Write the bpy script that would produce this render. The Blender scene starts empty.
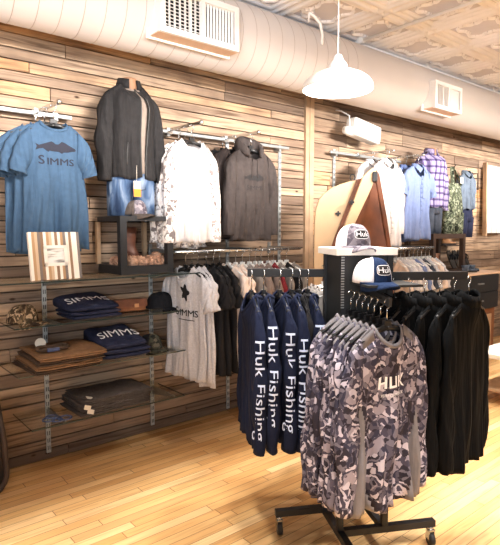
import bpy, bmesh, math, random
from mathutils import Vector, Matrix, noise

S = bpy.context.scene
COL = S.collection
PI = math.pi

# ------------------------------------------------------------------ camera
cam_d = bpy.data.cameras.new('camera')
cam_d.sensor_fit = 'HORIZONTAL'; cam_d.sensor_width = 36.0; cam_d.lens = 36.0 * 525 / 500
cam_d.clip_start = 0.05; cam_d.clip_end = 60
cam = bpy.data.objects.new('camera', cam_d); COL.objects.link(cam)
_t = math.atan(41.5 / 525); _a = math.radians(50.2)
_fh = Vector((math.cos(_a), math.sin(_a), 0))
_F = _fh * math.cos(_t) - Vector((0, 0, 1)) * math.sin(_t)
cam.location = (0, -3.5, 1.53)
cam.rotation_euler = _F.to_track_quat('-Z', 'Y').to_euler()
S.camera = cam

# ------------------------------------------------------------------ colour management, world, lights
S.view_settings.view_transform = 'Standard'
S.view_settings.look = 'None'
S.view_settings.exposure = 0.0
S.view_settings.gamma = 1.0
S.view_settings.use_curve_mapping = False

W = bpy.data.worlds.new('world'); S.world = W; W.use_nodes = True
bg = W.node_tree.nodes['Background']
bg.inputs[0].default_value = (0.94, 0.97, 1.0, 1); bg.inputs[1].default_value = 0.21


def area(name, loc, aim, sx, sy, watts, col, spread):
    d = bpy.data.lights.new(name, 'AREA'); d.shape = 'RECTANGLE'; d.size = sx; d.size_y = sy
    d.energy = watts; d.color = col; d.spread = math.radians(spread)
    o = bpy.data.objects.new(name, d); COL.objects.link(o)
    o.location = loc
    o.rotation_euler = (Vector(aim) - Vector(loc)).to_track_quat('-Z', 'Y').to_euler()
    return o


area('wall_washer_light', (4.2, -3.2, 2.62), (4.2, 0, 2.10), 9.0, 0.1, 88, (1.0, 0.93, 0.86), 31)
area('far_wall_light', (6.2, -2.6, 3.05), (6.2, 0, 1.8), 4.0, 0.3, 26, (1.0, 0.94, 0.87), 80)
area('window_light', (-2.2, -5.2, 2.0), (1.6, -0.6, 3.15), 2.6, 1.8, 46, (0.97, 0.98, 1.0), 58)
for _k in range(24):          # two rows of ceiling track spots over the shop floor, parallel to the wall
    _near = _k < 12
    _d = bpy.data.lights.new('track_spot', 'SPOT'); _d.energy = 235 if _near else 190; _d.color = (1.0, 0.96, 0.91)
    _d.spot_size = math.radians(53 if _near else 72); _d.spot_blend = 0.22; _d.shadow_soft_size = 0.12
    _o = bpy.data.objects.new('track_spot', _d); COL.objects.link(_o)
    _o.location = (-1.6 + .75 * (_k % 12), -2.0 if _near else -3.7, 3.1)



# ------------------------------------------------------------------ materials
def c(r, g, b):
    def f(v):
        v /= 255.0
        return v / 12.92 if v <= 0.04045 else ((v + 0.055) / 1.055) ** 2.4
    return (f(r), f(g), f(b), 1.0)


def newmat(name):
    m = bpy.data.materials.new(name); m.use_nodes = True
    nt = m.node_tree
    return m, nt, nt.nodes['Principled BSDF']


def nd(nt, typ, **kw):
    n = nt.nodes.new(typ)
    for k, v in kw.items():
        if k.startswith('i_'):
            n.inputs[k[2:].replace('_', ' ')].default_value = v
        else:
            setattr(n, k, v)
    return n


def ramp(nt, stops, interp='LINEAR'):
    r = nt.nodes.new('ShaderNodeValToRGB'); r.color_ramp.interpolation = interp
    el = r.color_ramp.elements
    while len(el) < len(stops):
        el.new(0.5)
    for e, (p, col) in zip(el, stops):
        e.position = p; e.color = col
    return r


def mixc(nt, fac, a, b, blend='MIX'):
    m = nt.nodes.new('ShaderNodeMix'); m.data_type = 'RGBA'; m.blend_type = blend
    for sock, v in ((m.inputs[0], fac), (m.inputs[6], a), (m.inputs[7], b)):
        if hasattr(v, 'is_linked'):
            nt.links.new(v, sock)
        else:
            sock.default_value = v
    return m.outputs[2]


def plain(name, col, rough=0.6, metal=0.0, var=0.08, scale=14.0, bump=0.0, trans=0.0):
    m, nt, p = newmat(name)
    tc = nd(nt, 'ShaderNodeTexCoord')
    n = nd(nt, 'ShaderNodeTexNoise', i_Scale=scale, i_Detail=4.0)
    nt.links.new(tc.outputs['Object'], n.inputs['Vector'])
    lo = tuple(max(0, v * (1 - var)) for v in col[:3]) + (1,)
    hi = tuple(min(1, v * (1 + var)) for v in col[:3]) + (1,)
    r = ramp(nt, [(0.3, lo), (0.7, hi)])
    nt.links.new(n.outputs['Fac'], r.inputs[0]); nt.links.new(r.outputs[0], p.inputs['Base Color'])
    p.inputs['Roughness'].default_value = rough; p.inputs['Metallic'].default_value = metal
    if bump:
        b = nd(nt, 'ShaderNodeBump', i_Strength=bump, i_Distance=0.01)
        nt.links.new(n.outputs['Fac'], b.inputs['Height']); nt.links.new(b.outputs[0], p.inputs['Normal'])
    if trans:
        p.inputs['Transmission Weight'].default_value = trans
    return m


def cloth_finish(nt, p, tc, strength=0.35):
    strength *= 1.5
    mp = nd(nt, 'ShaderNodeMapping'); mp.inputs['Scale'].default_value = (19, 19, 2.6)
    nt.links.new(tc.outputs['Object'], mp.inputs['Vector'])
    n = nd(nt, 'ShaderNodeTexNoise', i_Scale=1.0, i_Detail=3.0)
    nt.links.new(mp.outputs[0], n.inputs['Vector'])
    b = nd(nt, 'ShaderNodeBump', i_Strength=min(1, strength), i_Distance=0.045)
    nt.links.new(n.outputs['Fac'], b.inputs['Height']); nt.links.new(b.outputs[0], p.inputs['Normal'])
    p.inputs['Roughness'].default_value = 0.92
    p.inputs['Specular IOR Level'].default_value = 0.15


def fabric(name, col, var=0.12, scale=30.0, strength=0.35):
    m, nt, p = newmat(name)
    tc = nd(nt, 'ShaderNodeTexCoord')
    n = nd(nt, 'ShaderNodeTexNoise', i_Scale=scale, i_Detail=6.0)
    nt.links.new(tc.outputs['Object'], n.inputs['Vector'])
    lo = tuple(max(0, v * (1 - var)) for v in col[:3]) + (1,)
    hi = tuple(min(1, v * (1 + var)) for v in col[:3]) + (1,)
    r = ramp(nt, [(0.3, lo), (0.7, hi)])
    nt.links.new(n.outputs['Fac'], r.inputs[0]); nt.links.new(r.outputs[0], p.inputs['Base Color'])
    cloth_finish(nt, p, tc, strength)
    return m


def camo(name, cols, scale=26.0, stretch=(1, 1, 1), warp=0.02):
    m, nt, p = newmat(name)
    tc = nd(nt, 'ShaderNodeTexCoord'); oi = nd(nt, 'ShaderNodeObjectInfo')
    off = nd(nt, 'ShaderNodeVectorMath', operation='ADD')
    nt.links.new(tc.outputs['Object'], off.inputs[0])
    sc = nd(nt, 'ShaderNodeVectorMath', operation='SCALE'); sc.inputs['Scale'].default_value = 3.0
    cb = nd(nt, 'ShaderNodeCombineXYZ')
    nt.links.new(oi.outputs['Random'], cb.inputs[0]); nt.links.new(oi.outputs['Random'], cb.inputs[2])
    nt.links.new(cb.outputs[0], sc.inputs[0]); nt.links.new(sc.outputs[0], off.inputs[1])
    wn = nd(nt, 'ShaderNodeTexNoise', i_Scale=40.0, i_Detail=2.0)
    nt.links.new(off.outputs[0], wn.inputs['Vector'])
    ws = nd(nt, 'ShaderNodeVectorMath', operation='SCALE'); ws.inputs['Scale'].default_value = warp
    nt.links.new(wn.outputs['Color'], ws.inputs[0])
    ad = nd(nt, 'ShaderNodeVectorMath', operation='ADD')
    nt.links.new(off.outputs[0], ad.inputs[0]); nt.links.new(ws.outputs[0], ad.inputs[1])
    mp = nd(nt, 'ShaderNodeMapping'); mp.inputs['Scale'].default_value = stretch
    nt.links.new(ad.outputs[0], mp.inputs['Vector'])
    v = nd(nt, 'ShaderNodeTexVoronoi', i_Scale=scale); v.inputs['Randomness'].default_value = 1.0
    nt.links.new(mp.outputs[0], v.inputs['Vector'])
    sp = nd(nt, 'ShaderNodeSeparateColor'); nt.links.new(v.outputs['Color'], sp.inputs[0])
    big = nd(nt, 'ShaderNodeTexNoise', i_Scale=scale * 0.33, i_Detail=1.0)
    nt.links.new(mp.outputs[0], big.inputs['Vector'])
    mx = nd(nt, 'ShaderNodeMath', operation='MULTIPLY_ADD')
    nt.links.new(sp.outputs[0], mx.inputs[0]); mx.inputs[1].default_value = 0.6
    b2 = nd(nt, 'ShaderNodeMath', operation='MULTIPLY_ADD'); b2.inputs[1].default_value = 1.2; b2.inputs[2].default_value = -0.4
    nt.links.new(big.outputs['Fac'], b2.inputs[0]); nt.links.new(b2.outputs[0], mx.inputs[2])
    n = len(cols)
    r = ramp(nt, [(0.12 + 0.76 * i / n if i else 0.0, cc) for i, cc in enumerate(cols)], 'CONSTANT')
    nt.links.new(mx.outputs[0], r.inputs[0]); nt.links.new(r.outputs[0], p.inputs['Base Color'])
    cloth_finish(nt, p, tc, 0.3)
    return m


def plaid(name, base, dark, mid):
    m, nt, p = newmat(name)
    tc = nd(nt, 'ShaderNodeTexCoord'); sx = nd(nt, 'ShaderNodeSeparateXYZ')
    nt.links.new(tc.outputs['Object'], sx.inputs[0])
    outs = []
    for k, per in ((0, 0.07), (2, 0.07)):
        d = nd(nt, 'ShaderNodeMath', operation='DIVIDE'); d.inputs[1].default_value = per
        nt.links.new(sx.outputs[k], d.inputs[0])
        f = nd(nt, 'ShaderNodeMath', operation='FRACT'); nt.links.new(d.outputs[0], f.inputs[0])
        r = ramp(nt, [(0, (0, 0, 0, 1)), (0.42, (1, 1, 1, 1)), (0.75, (0, 0, 0, 1)), (0.85, (0.55, 0.55, 0.55, 1)), (0.9, (0, 0, 0, 1))], 'CONSTANT')
        nt.links.new(f.outputs[0], r.inputs[0]); outs.append(r.outputs[0])
    a = mixc(nt, outs[0], base, mid)
    b = mixc(nt, outs[1], base, mid)
    nt.links.new(mixc(nt, 1.0, a, b, 'MULTIPLY'), p.inputs['Base Color'])
    cloth_finish(nt, p, tc)
    return m


def plank_mat(name):
    m, nt, p = newmat(name)
    at = nd(nt, 'ShaderNodeAttribute'); at.attribute_name = 'tint'
    sp = nd(nt, 'ShaderNodeSeparateColor'); nt.links.new(at.outputs['Color'], sp.inputs[0])
    r = ramp(nt, [(0.0, c(96, 84, 75)), (0.25, c(138, 119, 104)), (0.5, c(168, 145, 124)), (0.75, c(190, 165, 140)), (0.95, c(194, 152, 110))])
    nt.links.new(sp.outputs[0], r.inputs[0])
    tc = nd(nt, 'ShaderNodeTexCoord')
    ofs = nd(nt, 'ShaderNodeVectorMath', operation='MULTIPLY_ADD')
    nt.links.new(at.outputs['Color'], ofs.inputs[0]); ofs.inputs[1].default_value = (17, 9, 23)
    nt.links.new(tc.outputs['Object'], ofs.inputs[2])
    mp = nd(nt, 'ShaderNodeMapping'); mp.inputs['Scale'].default_value = (1.6, 4, 34)
    nt.links.new(ofs.outputs[0], mp.inputs['Vector'])
    n = nd(nt, 'ShaderNodeTexNoise', i_Scale=1.5, i_Detail=8.0, i_Distortion=0.6)
    nt.links.new(mp.outputs[0], n.inputs['Vector'])
    gr = ramp(nt, [(0.32, (0.40, 0.36, 0.34, 1)), (0.5, (0.9, 0.9, 0.9, 1)), (0.72, (1.18, 1.15, 1.1, 1))])
    nt.links.new(n.outputs['Fac'], gr.inputs[0])
    col = mixc(nt, 1.0, r.outputs[0], gr.outputs[0], 'MULTIPLY')
    # weather stains
    n2 = nd(nt, 'ShaderNodeTexNoise', i_Scale=2.2, i_Detail=4.0); nt.links.new(ofs.outputs[0], n2.inputs['Vector'])
    st = ramp(nt, [(0.48, (0, 0, 0, 1)), (0.68, (0.75, 0.75, 0.75, 1))]); nt.links.new(n2.outputs['Fac'], st.inputs[0])
    col = mixc(nt, st.outputs[0], col, c(120, 100, 86))
    # knots and nail holes
    mk = nd(nt, 'ShaderNodeMapping'); mk.inputs['Scale'].default_value = (2.6, 1, 5.5)
    nt.links.new(ofs.outputs[0], mk.inputs['Vector'])
    v = nd(nt, 'ShaderNodeTexVoronoi', i_Scale=1.3); nt.links.new(mk.outputs[0], v.inputs['Vector'])
    kr = ramp(nt, [(0.035, (1, 1, 1, 1)), (0.085, (0, 0, 0, 1))]); nt.links.new(v.outputs['Distance'], kr.inputs[0])
    col = mixc(nt, kr.outputs[0], col, c(62, 44, 32))
    nt.links.new(col, p.inputs['Base Color'])
    p.inputs['Roughness'].default_value = 0.85; p.inputs['Specular IOR Level'].default_value = 0.2
    b = nd(nt, 'ShaderNodeBump', i_Strength=0.4, i_Distance=0.004)
    nt.links.new(n.outputs['Fac'], b.inputs['Height']); nt.links.new(b.outputs[0], p.inputs['Normal'])
    return m


def floor_mat(name):
    m, nt, p = newmat(name)
    tc = nd(nt, 'ShaderNodeTexCoord'); sx = nd(nt, 'ShaderNodeSeparateXYZ'); nt.links.new(tc.outputs['Object'], sx.inputs[0])

    def mt(op, a, b=None, cc=None):
        n = nd(nt, 'ShaderNodeMath', operation=op)
        for i, v in enumerate((a, b, cc)):
            if v is None:
                continue
            if hasattr(v, 'is_linked'):
                nt.links.new(v, n.inputs[i])
            else:
                n.inputs[i].default_value = v
        return n.outputs[0]
    row = mt('DIVIDE', sx.outputs[1], 0.062)
    ri = mt('FLOOR', row); rf = mt('FRACT', row)
    wn = nd(nt, 'ShaderNodeTexWhiteNoise', noise_dimensions='1D'); nt.links.new(ri, wn.inputs['W'])
    xs = mt('DIVIDE', mt('ADD', sx.outputs[0], mt('MULTIPLY', wn.outputs['Value'], 7.0)), 0.95)
    xi = mt('FLOOR', xs); xf = mt('FRACT', xs)
    cb = nd(nt, 'ShaderNodeCombineXYZ'); nt.links.new(ri, cb.inputs[0]); nt.links.new(xi, cb.inputs[1])
    w2 = nd(nt, 'ShaderNodeTexWhiteNoise', noise_dimensions='2D'); nt.links.new(cb.outputs[0], w2.inputs['Vector'])
    r = ramp(nt, [(0.0, c(198, 148, 92)), (0.2, c(214, 166, 108)), (0.55, c(226, 184, 126)), (0.85, c(234, 198, 146)), (1.0, c(204, 156, 102))])
    nt.links.new(w2.outputs['Value'], r.inputs[0])
    ofs = nd(nt, 'ShaderNodeVectorMath', operation='MULTIPLY_ADD')
    nt.links.new(w2.outputs['Color'], ofs.inputs[0]); ofs.inputs[1].default_value = (9, 9, 9); nt.links.new(tc.outputs['Object'], ofs.inputs[2])
    mp = nd(nt, 'ShaderNodeMapping'); mp.inputs['Scale'].default_value = (2.5, 40, 1); nt.links.new(ofs.outputs[0], mp.inputs['Vector'])
    n = nd(nt, 'ShaderNodeTexNoise', i_Scale=1.0, i_Detail=6.0, i_Distortion=0.8); nt.links.new(mp.outputs[0], n.inputs['Vector'])
    gr = ramp(nt, [(0.28, (0.72, 0.66, 0.6, 1)), (0.5, (0.98, 0.98, 0.97, 1)), (0.75, (1.06, 1.05, 1.04, 1))]); nt.links.new(n.outputs['Fac'], gr.inputs[0])
    col = mixc(nt, 1.0, r.outputs[0], gr.outputs[0], 'MULTIPLY')
    n3 = nd(nt, 'ShaderNodeTexNoise', i_Scale=1.3, i_Detail=5.0); nt.links.new(tc.outputs['Object'], n3.inputs['Vector'])
    wr = ramp(nt, [(0.5, (0, 0, 0, 1)), (0.75, (0.45, 0.45, 0.45, 1))]); nt.links.new(n3.outputs['Fac'], wr.inputs[0])
    col = mixc(nt, wr.outputs[0], col, c(196, 138, 84))
    g1 = mt('MAXIMUM', mt('LESS_THAN', rf, 0.055), mt('LESS_THAN', xf, 0.0045))
    g2 = mt('MULTIPLY', g1, 0.8)
    col = mixc(nt, g2, col, c(110, 66, 34))
    nt.links.new(col, p.inputs['Base Color'])
    p.inputs['Roughness'].default_value = 0.42
    p.inputs['Specular IOR Level'].default_value = 0.35
    return m


def stripes_mat(name):
    m, nt, p = newmat(name)
    tc = nd(nt, 'ShaderNodeTexCoord'); sx = nd(nt, 'ShaderNodeSeparateXYZ'); nt.links.new(tc.outputs['Object'], sx.inputs[0])
    d = nd(nt, 'ShaderNodeMath', operation='MULTIPLY_ADD'); d.inputs[1].default_value = 3.45; d.inputs[2].default_value = 0.5
    nt.links.new(sx.outputs[0], d.inputs[0])
    cols = [c(238, 230, 220), c(118, 108, 102), c(236, 226, 214), c(176, 142, 106), c(240, 232, 222), c(140, 112, 88), c(200, 176, 148), c(120, 112, 108)]
    st = []
    k = 18
    rr = random.Random(4)
    for i in range(k):
        st.append((i / k, cols[(i * 3 + (i // 4)) % len(cols)]))
    r = ramp(nt, st, 'CONSTANT'); nt.links.new(d.outputs[0], r.inputs[0])
    nt.links.new(r.outputs[0], p.inputs['Base Color']); p.inputs['Roughness'].default_value = 0.8
    return m


def glass_mat(name):
    m, nt, p = newmat(name)
    p.inputs['Base Color'].default_value = (0.82, 0.9, 0.88, 1); p.inputs['Roughness'].default_value = 0.03
    p.inputs['IOR'].default_value = 1.45
    tr = nd(nt, 'ShaderNodeBsdfTransparent'); tr.inputs[0].default_value = (0.95, 0.97, 0.965, 1)
    gl = nd(nt, 'ShaderNodeBsdfGlossy'); gl.inputs['Roughness'].default_value = 0.05
    lw = nd(nt, 'ShaderNodeLayerWeight'); lw.inputs['Blend'].default_value = 0.35
    fr = nd(nt, 'ShaderNodeMath', operation='MULTIPLY'); fr.inputs[1].default_value = 0.22
    nt.links.new(lw.outputs['Facing'], fr.inputs[0])
    mx = nd(nt, 'ShaderNodeMixShader')
    nt.links.new(fr.outputs[0], mx.inputs[0]); nt.links.new(tr.outputs[0], mx.inputs[1]); nt.links.new(gl.outputs[0], mx.inputs[2])
    nt.links.new(mx.outputs[0], nt.nodes['Material Output'].inputs[0])
    return m


def emit_mat(name, col, strength):
    m, nt, p = newmat(name)
    p.inputs['Base Color'].default_value = col
    p.inputs['Emission Color'].default_value = col; p.inputs['Emission Strength'].default_value = strength
    return m


M = {}
M['plank'] = plank_mat('weathered_planks')
M['gap'] = plain('dark_gap', c(38, 28, 22), 0.95)
M['floor'] = floor_mat('maple_strip_floor')
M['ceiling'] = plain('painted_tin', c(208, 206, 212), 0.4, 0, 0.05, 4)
M['ridge_highlight'] = plain('tin_ridge_highlight', c(246, 246, 250), 0.4, 0, 0.04, 6)  # paler than the flat tin: ridge highlights put into the colour
M['duct'] = plain('painted_duct', c(208, 200, 195), 0.55, 0, 0.03, 2)
M['seam'] = plain('duct_seam_paint', c(176, 162, 154), 0.6)
M['white'] = plain('white_enamel', c(244, 242, 240), 0.35, 0, 0.02)
M['whitewood'] = plain('white_paint', c(240, 236, 228), 0.5, 0, 0.03)
M['beigeboard'] = plain('beige_board', c(226, 196, 172), 0.7, 0, 0.05)
M['duct_dark'] = plain('vent_dark', c(20, 20, 22), 0.9)
M['chrome'] = plain('chrome', c(205, 208, 210), 0.25, 1.0, 0.03)
M['zinc'] = plain('zinc_strip', c(158, 161, 162), 0.45, 0.75, 0.06, 40)
M['blackmetal'] = plain('black_powder_coat', c(36, 38, 42), 0.5, 0.2, 0.12, 30)
M['panelblack'] = plain('black_panel', c(30, 33, 34), 0.55, 0, 0.15, 20)
M['blackplastic'] = plain('black_plastic', c(24, 24, 26), 0.4, 0, 0.1)
M['rubber'] = plain('rubber', c(44, 42, 42), 0.6)
M['standard'] = plain('grey_strip_enamel', c(176, 184, 188), 0.45, 0.2, 0.06, 40)
M['glass'] = glass_mat('shelf_glass')
M['glassedge'] = plain('glass_edge', c(44, 56, 54), 0.15, 0, 0.05)
M['whiteplastic'] = plain('white_plastic', c(238, 238, 236), 0.4, 0, 0.03)
M['brownwood'] = plain('brown_wood', c(124, 78, 46), 0.6, 0, 0.25, 9, 0.2)
M['darkwood'] = plain('dark_stained_wood', c(62, 46, 38), 0.6, 0, 0.25, 9, 0.2)
M['palewood'] = plain('pale_birch', c(214, 184, 146), 0.5, 0, 0.08, 5)
M['redwood'] = plain('red_brown_wood', c(112, 62, 34), 0.5, 0, 0.3, 8, 0.2)
M['trimwood'] = plain('tan_trim_wood', c(178, 150, 122), 0.75, 0, 0.15, 10, 0.2)
M['blue'] = fabric('blue_cotton', c(60, 83, 108), 0.1)
M['blueink'] = plain('navy_ink', c(18, 22, 40), 0.8)
M['charcoal'] = fabric('charcoal_fleece', c(38, 37, 38), 0.15)
M['zipdark'] = plain('dark_zip', c(30, 30, 30), 0.5)
M['oatmeal'] = fabric('oatmeal_knit', c(128, 116, 108), 0.1)
M['jean'] = None
M['whitecotton'] = fabric('white_cotton', c(214, 210, 211), 0.05, strength=0.5)
M['whitecamo'] = camo('white_grey_camo', [c(120, 112, 112), c(228, 222, 220), c(240, 236, 234), c(170, 162, 160), c(238, 234, 232)], 46)
M['hoodie'] = fabric('dark_grey_sweat', c(66, 60, 59), 0.14)
M['hoodie2'] = fabric('brown_grey_sweat', c(54, 47, 46), 0.14)
M['blackcotton'] = fabric('black_cotton', c(30, 29, 31), 0.12)
M['deepblack'] = fabric('black_knit', c(5, 6, 8), 0.15)
M['greytee'] = fabric('heather_grey', c(196, 195, 200), 0.14, 90)
M['creamtee'] = fabric('cream_cotton', c(226, 208, 196), 0.06)
M['taupe'] = fabric('taupe_cotton', c(122, 108, 102), 0.12)
M['maroon'] = fabric('maroon_plaid', c(112, 38, 44), 0.3, 60)
M['greyshirt'] = fabric('grey_cotton', c(128, 122, 118), 0.12)
M['navy'] = fabric('navy_performance', c(23, 29, 50), 0.1)
M['navylite'] = fabric('navy_highlight', c(52, 66, 108), 0.1)
M['navyfold'] = fabric('navy_folded_cotton', c(40, 44, 66), 0.15)
M['inkwhite'] = plain('white_ink', c(240, 240, 244), 0.8, 0, 0.02)
M['inkpale'] = plain('pale_ink', c(196, 208, 236), 0.8, 0, 0.02)
M['inkblack'] = plain('black_ink', c(26, 24, 26), 0.8)
M['camo'] = camo('mauve_grey_camo', [c(46, 42, 52), c(84, 79, 93), c(58, 57, 74), c(112, 107, 120), c(52, 48, 58), c(188, 181, 194), c(72, 68, 83), c(148, 140, 152)], 32)
M['greypanel'] = fabric('grey_side_mesh', c(122, 118, 121), 0.08)
M['khaki'] = fabric('brown_canvas', c(134, 102, 74), 0.12)
M['khaki2'] = fabric('dark_brown_canvas', c(84, 68, 56), 0.15)
M['slate'] = fabric('slate_canvas', c(86, 78, 74), 0.15)
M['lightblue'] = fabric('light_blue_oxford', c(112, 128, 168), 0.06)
M['blueshadow'] = fabric('shaded_blue_oxford', c(88, 104, 146), 0.08)  # darker copy of the light blue cloth, shade put into the colour
M['plaid'] = plaid('violet_plaid', c(196, 190, 210), c(70, 60, 90), c(118, 110, 144))
M['olive'] = camo('green_leaf_camo', [c(40, 44, 36), c(96, 104, 84), c(60, 66, 54), c(138, 144, 124), c(76, 82, 68)], 34)
M['darkjean'] = fabric('dark_denim', c(66, 72, 84), 0.25, 18)
M['bluegrey'] = fabric('blue_grey_denim', c(96, 108, 124), 0.2, 18)
M['capcamo'] = camo('brown_leaf_camo', [c(60, 48, 38), c(128, 108, 84), c(84, 72, 54), c(176, 154, 128), c(72, 60, 46)], 40)
M['capcamodark'] = camo('dark_green_camo', [c(34, 36, 34), c(64, 64, 54), c(44, 44, 40), c(92, 86, 74)], 40)
M['capgrey'] = camo('grey_violet_camo', [c(84, 78, 88), c(128, 122, 130), c(106, 100, 110), c(158, 150, 156)], 34)
M['capnavy'] = fabric('cap_blue', c(30, 46, 76), 0.08)
M['capwhite'] = fabric('cap_white_mesh', c(232, 228, 232), 0.05, 200)
M['capblack'] = fabric('cap_black', c(28, 29, 34), 0.12)
M['leather'] = plain('brown_leather', c(120, 76, 50), 0.5, 0, 0.25, 20, 0.2)
M['bootleather'] = plain('dark_boot_leather', c(104, 64, 48), 0.45, 0, 0.3, 20, 0.2)
M['tanleather'] = plain('tan_suede', c(188, 138, 98), 0.8, 0, 0.15, 20)
M['sole'] = plain('boot_sole', c(40, 34, 30), 0.8)
M['cone'] = plain('pine_cone', c(186, 148, 124), 0.85, 0, 0.4, 60)
M['paper'] = plain('paper', c(222, 214, 200), 0.8, 0, 0.02)
M['orange'] = plain('orange_card', c(236, 132, 38), 0.7)
M['skinwood'] = plain('mannequin_wood', c(138, 102, 76), 0.6, 0, 0.12)
M['stripes'] = stripes_mat('striped_reclaimed_wood')
M['sketch'] = None
M['bead'] = plain('blue_bead', c(70, 84, 120), 0.4, 0, 0.3, 60)


def jean_mat():
    m, nt, p = newmat('washed_denim')
    tc = nd(nt, 'ShaderNodeTexCoord')
    mp = nd(nt, 'ShaderNodeMapping'); mp.inputs['Scale'].default_value = (11, 11, 5); nt.links.new(tc.outputs['Object'], mp.inputs['Vector'])
    n = nd(nt, 'ShaderNodeTexNoise', i_Scale=1.0, i_Detail=6.0, i_Distortion=1.0); nt.links.new(mp.outputs[0], n.inputs['Vector'])
    r = ramp(nt, [(0.35, c(44, 60, 88)), (0.5, c(72, 94, 126)), (0.66, c(130, 146, 168))])
    nt.links.new(n.outputs['Fac'], r.inputs[0]); nt.links.new(r.outputs[0], p.inputs['Base Color'])
    cloth_finish(nt, p, tc, 0.5)
    return m


def sketch_mat():
    m, nt, p = newmat('faded_print')
    tc = nd(nt, 'ShaderNodeTexCoord')
    mp = nd(nt, 'ShaderNodeMapping'); mp.inputs['Scale'].default_value = (10, 10, 70); nt.links.new(tc.outputs['Object'], mp.inputs['Vector'])
    n = nd(nt, 'ShaderNodeTexNoise', i_Scale=1.0, i_Detail=5.0); nt.links.new(mp.outputs[0], n.inputs['Vector'])
    r = ramp(nt, [(0.38, c(150, 146, 142)), (0.5, c(232, 230, 226)), (0.7, c(240, 238, 236))])
    nt.links.new(n.outputs['Fac'], r.inputs[0]); nt.links.new(r.outputs[0], p.inputs['Base Color'])
    return m


M['jean'] = jean_mat(); M['sketch'] = sketch_mat()


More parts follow.
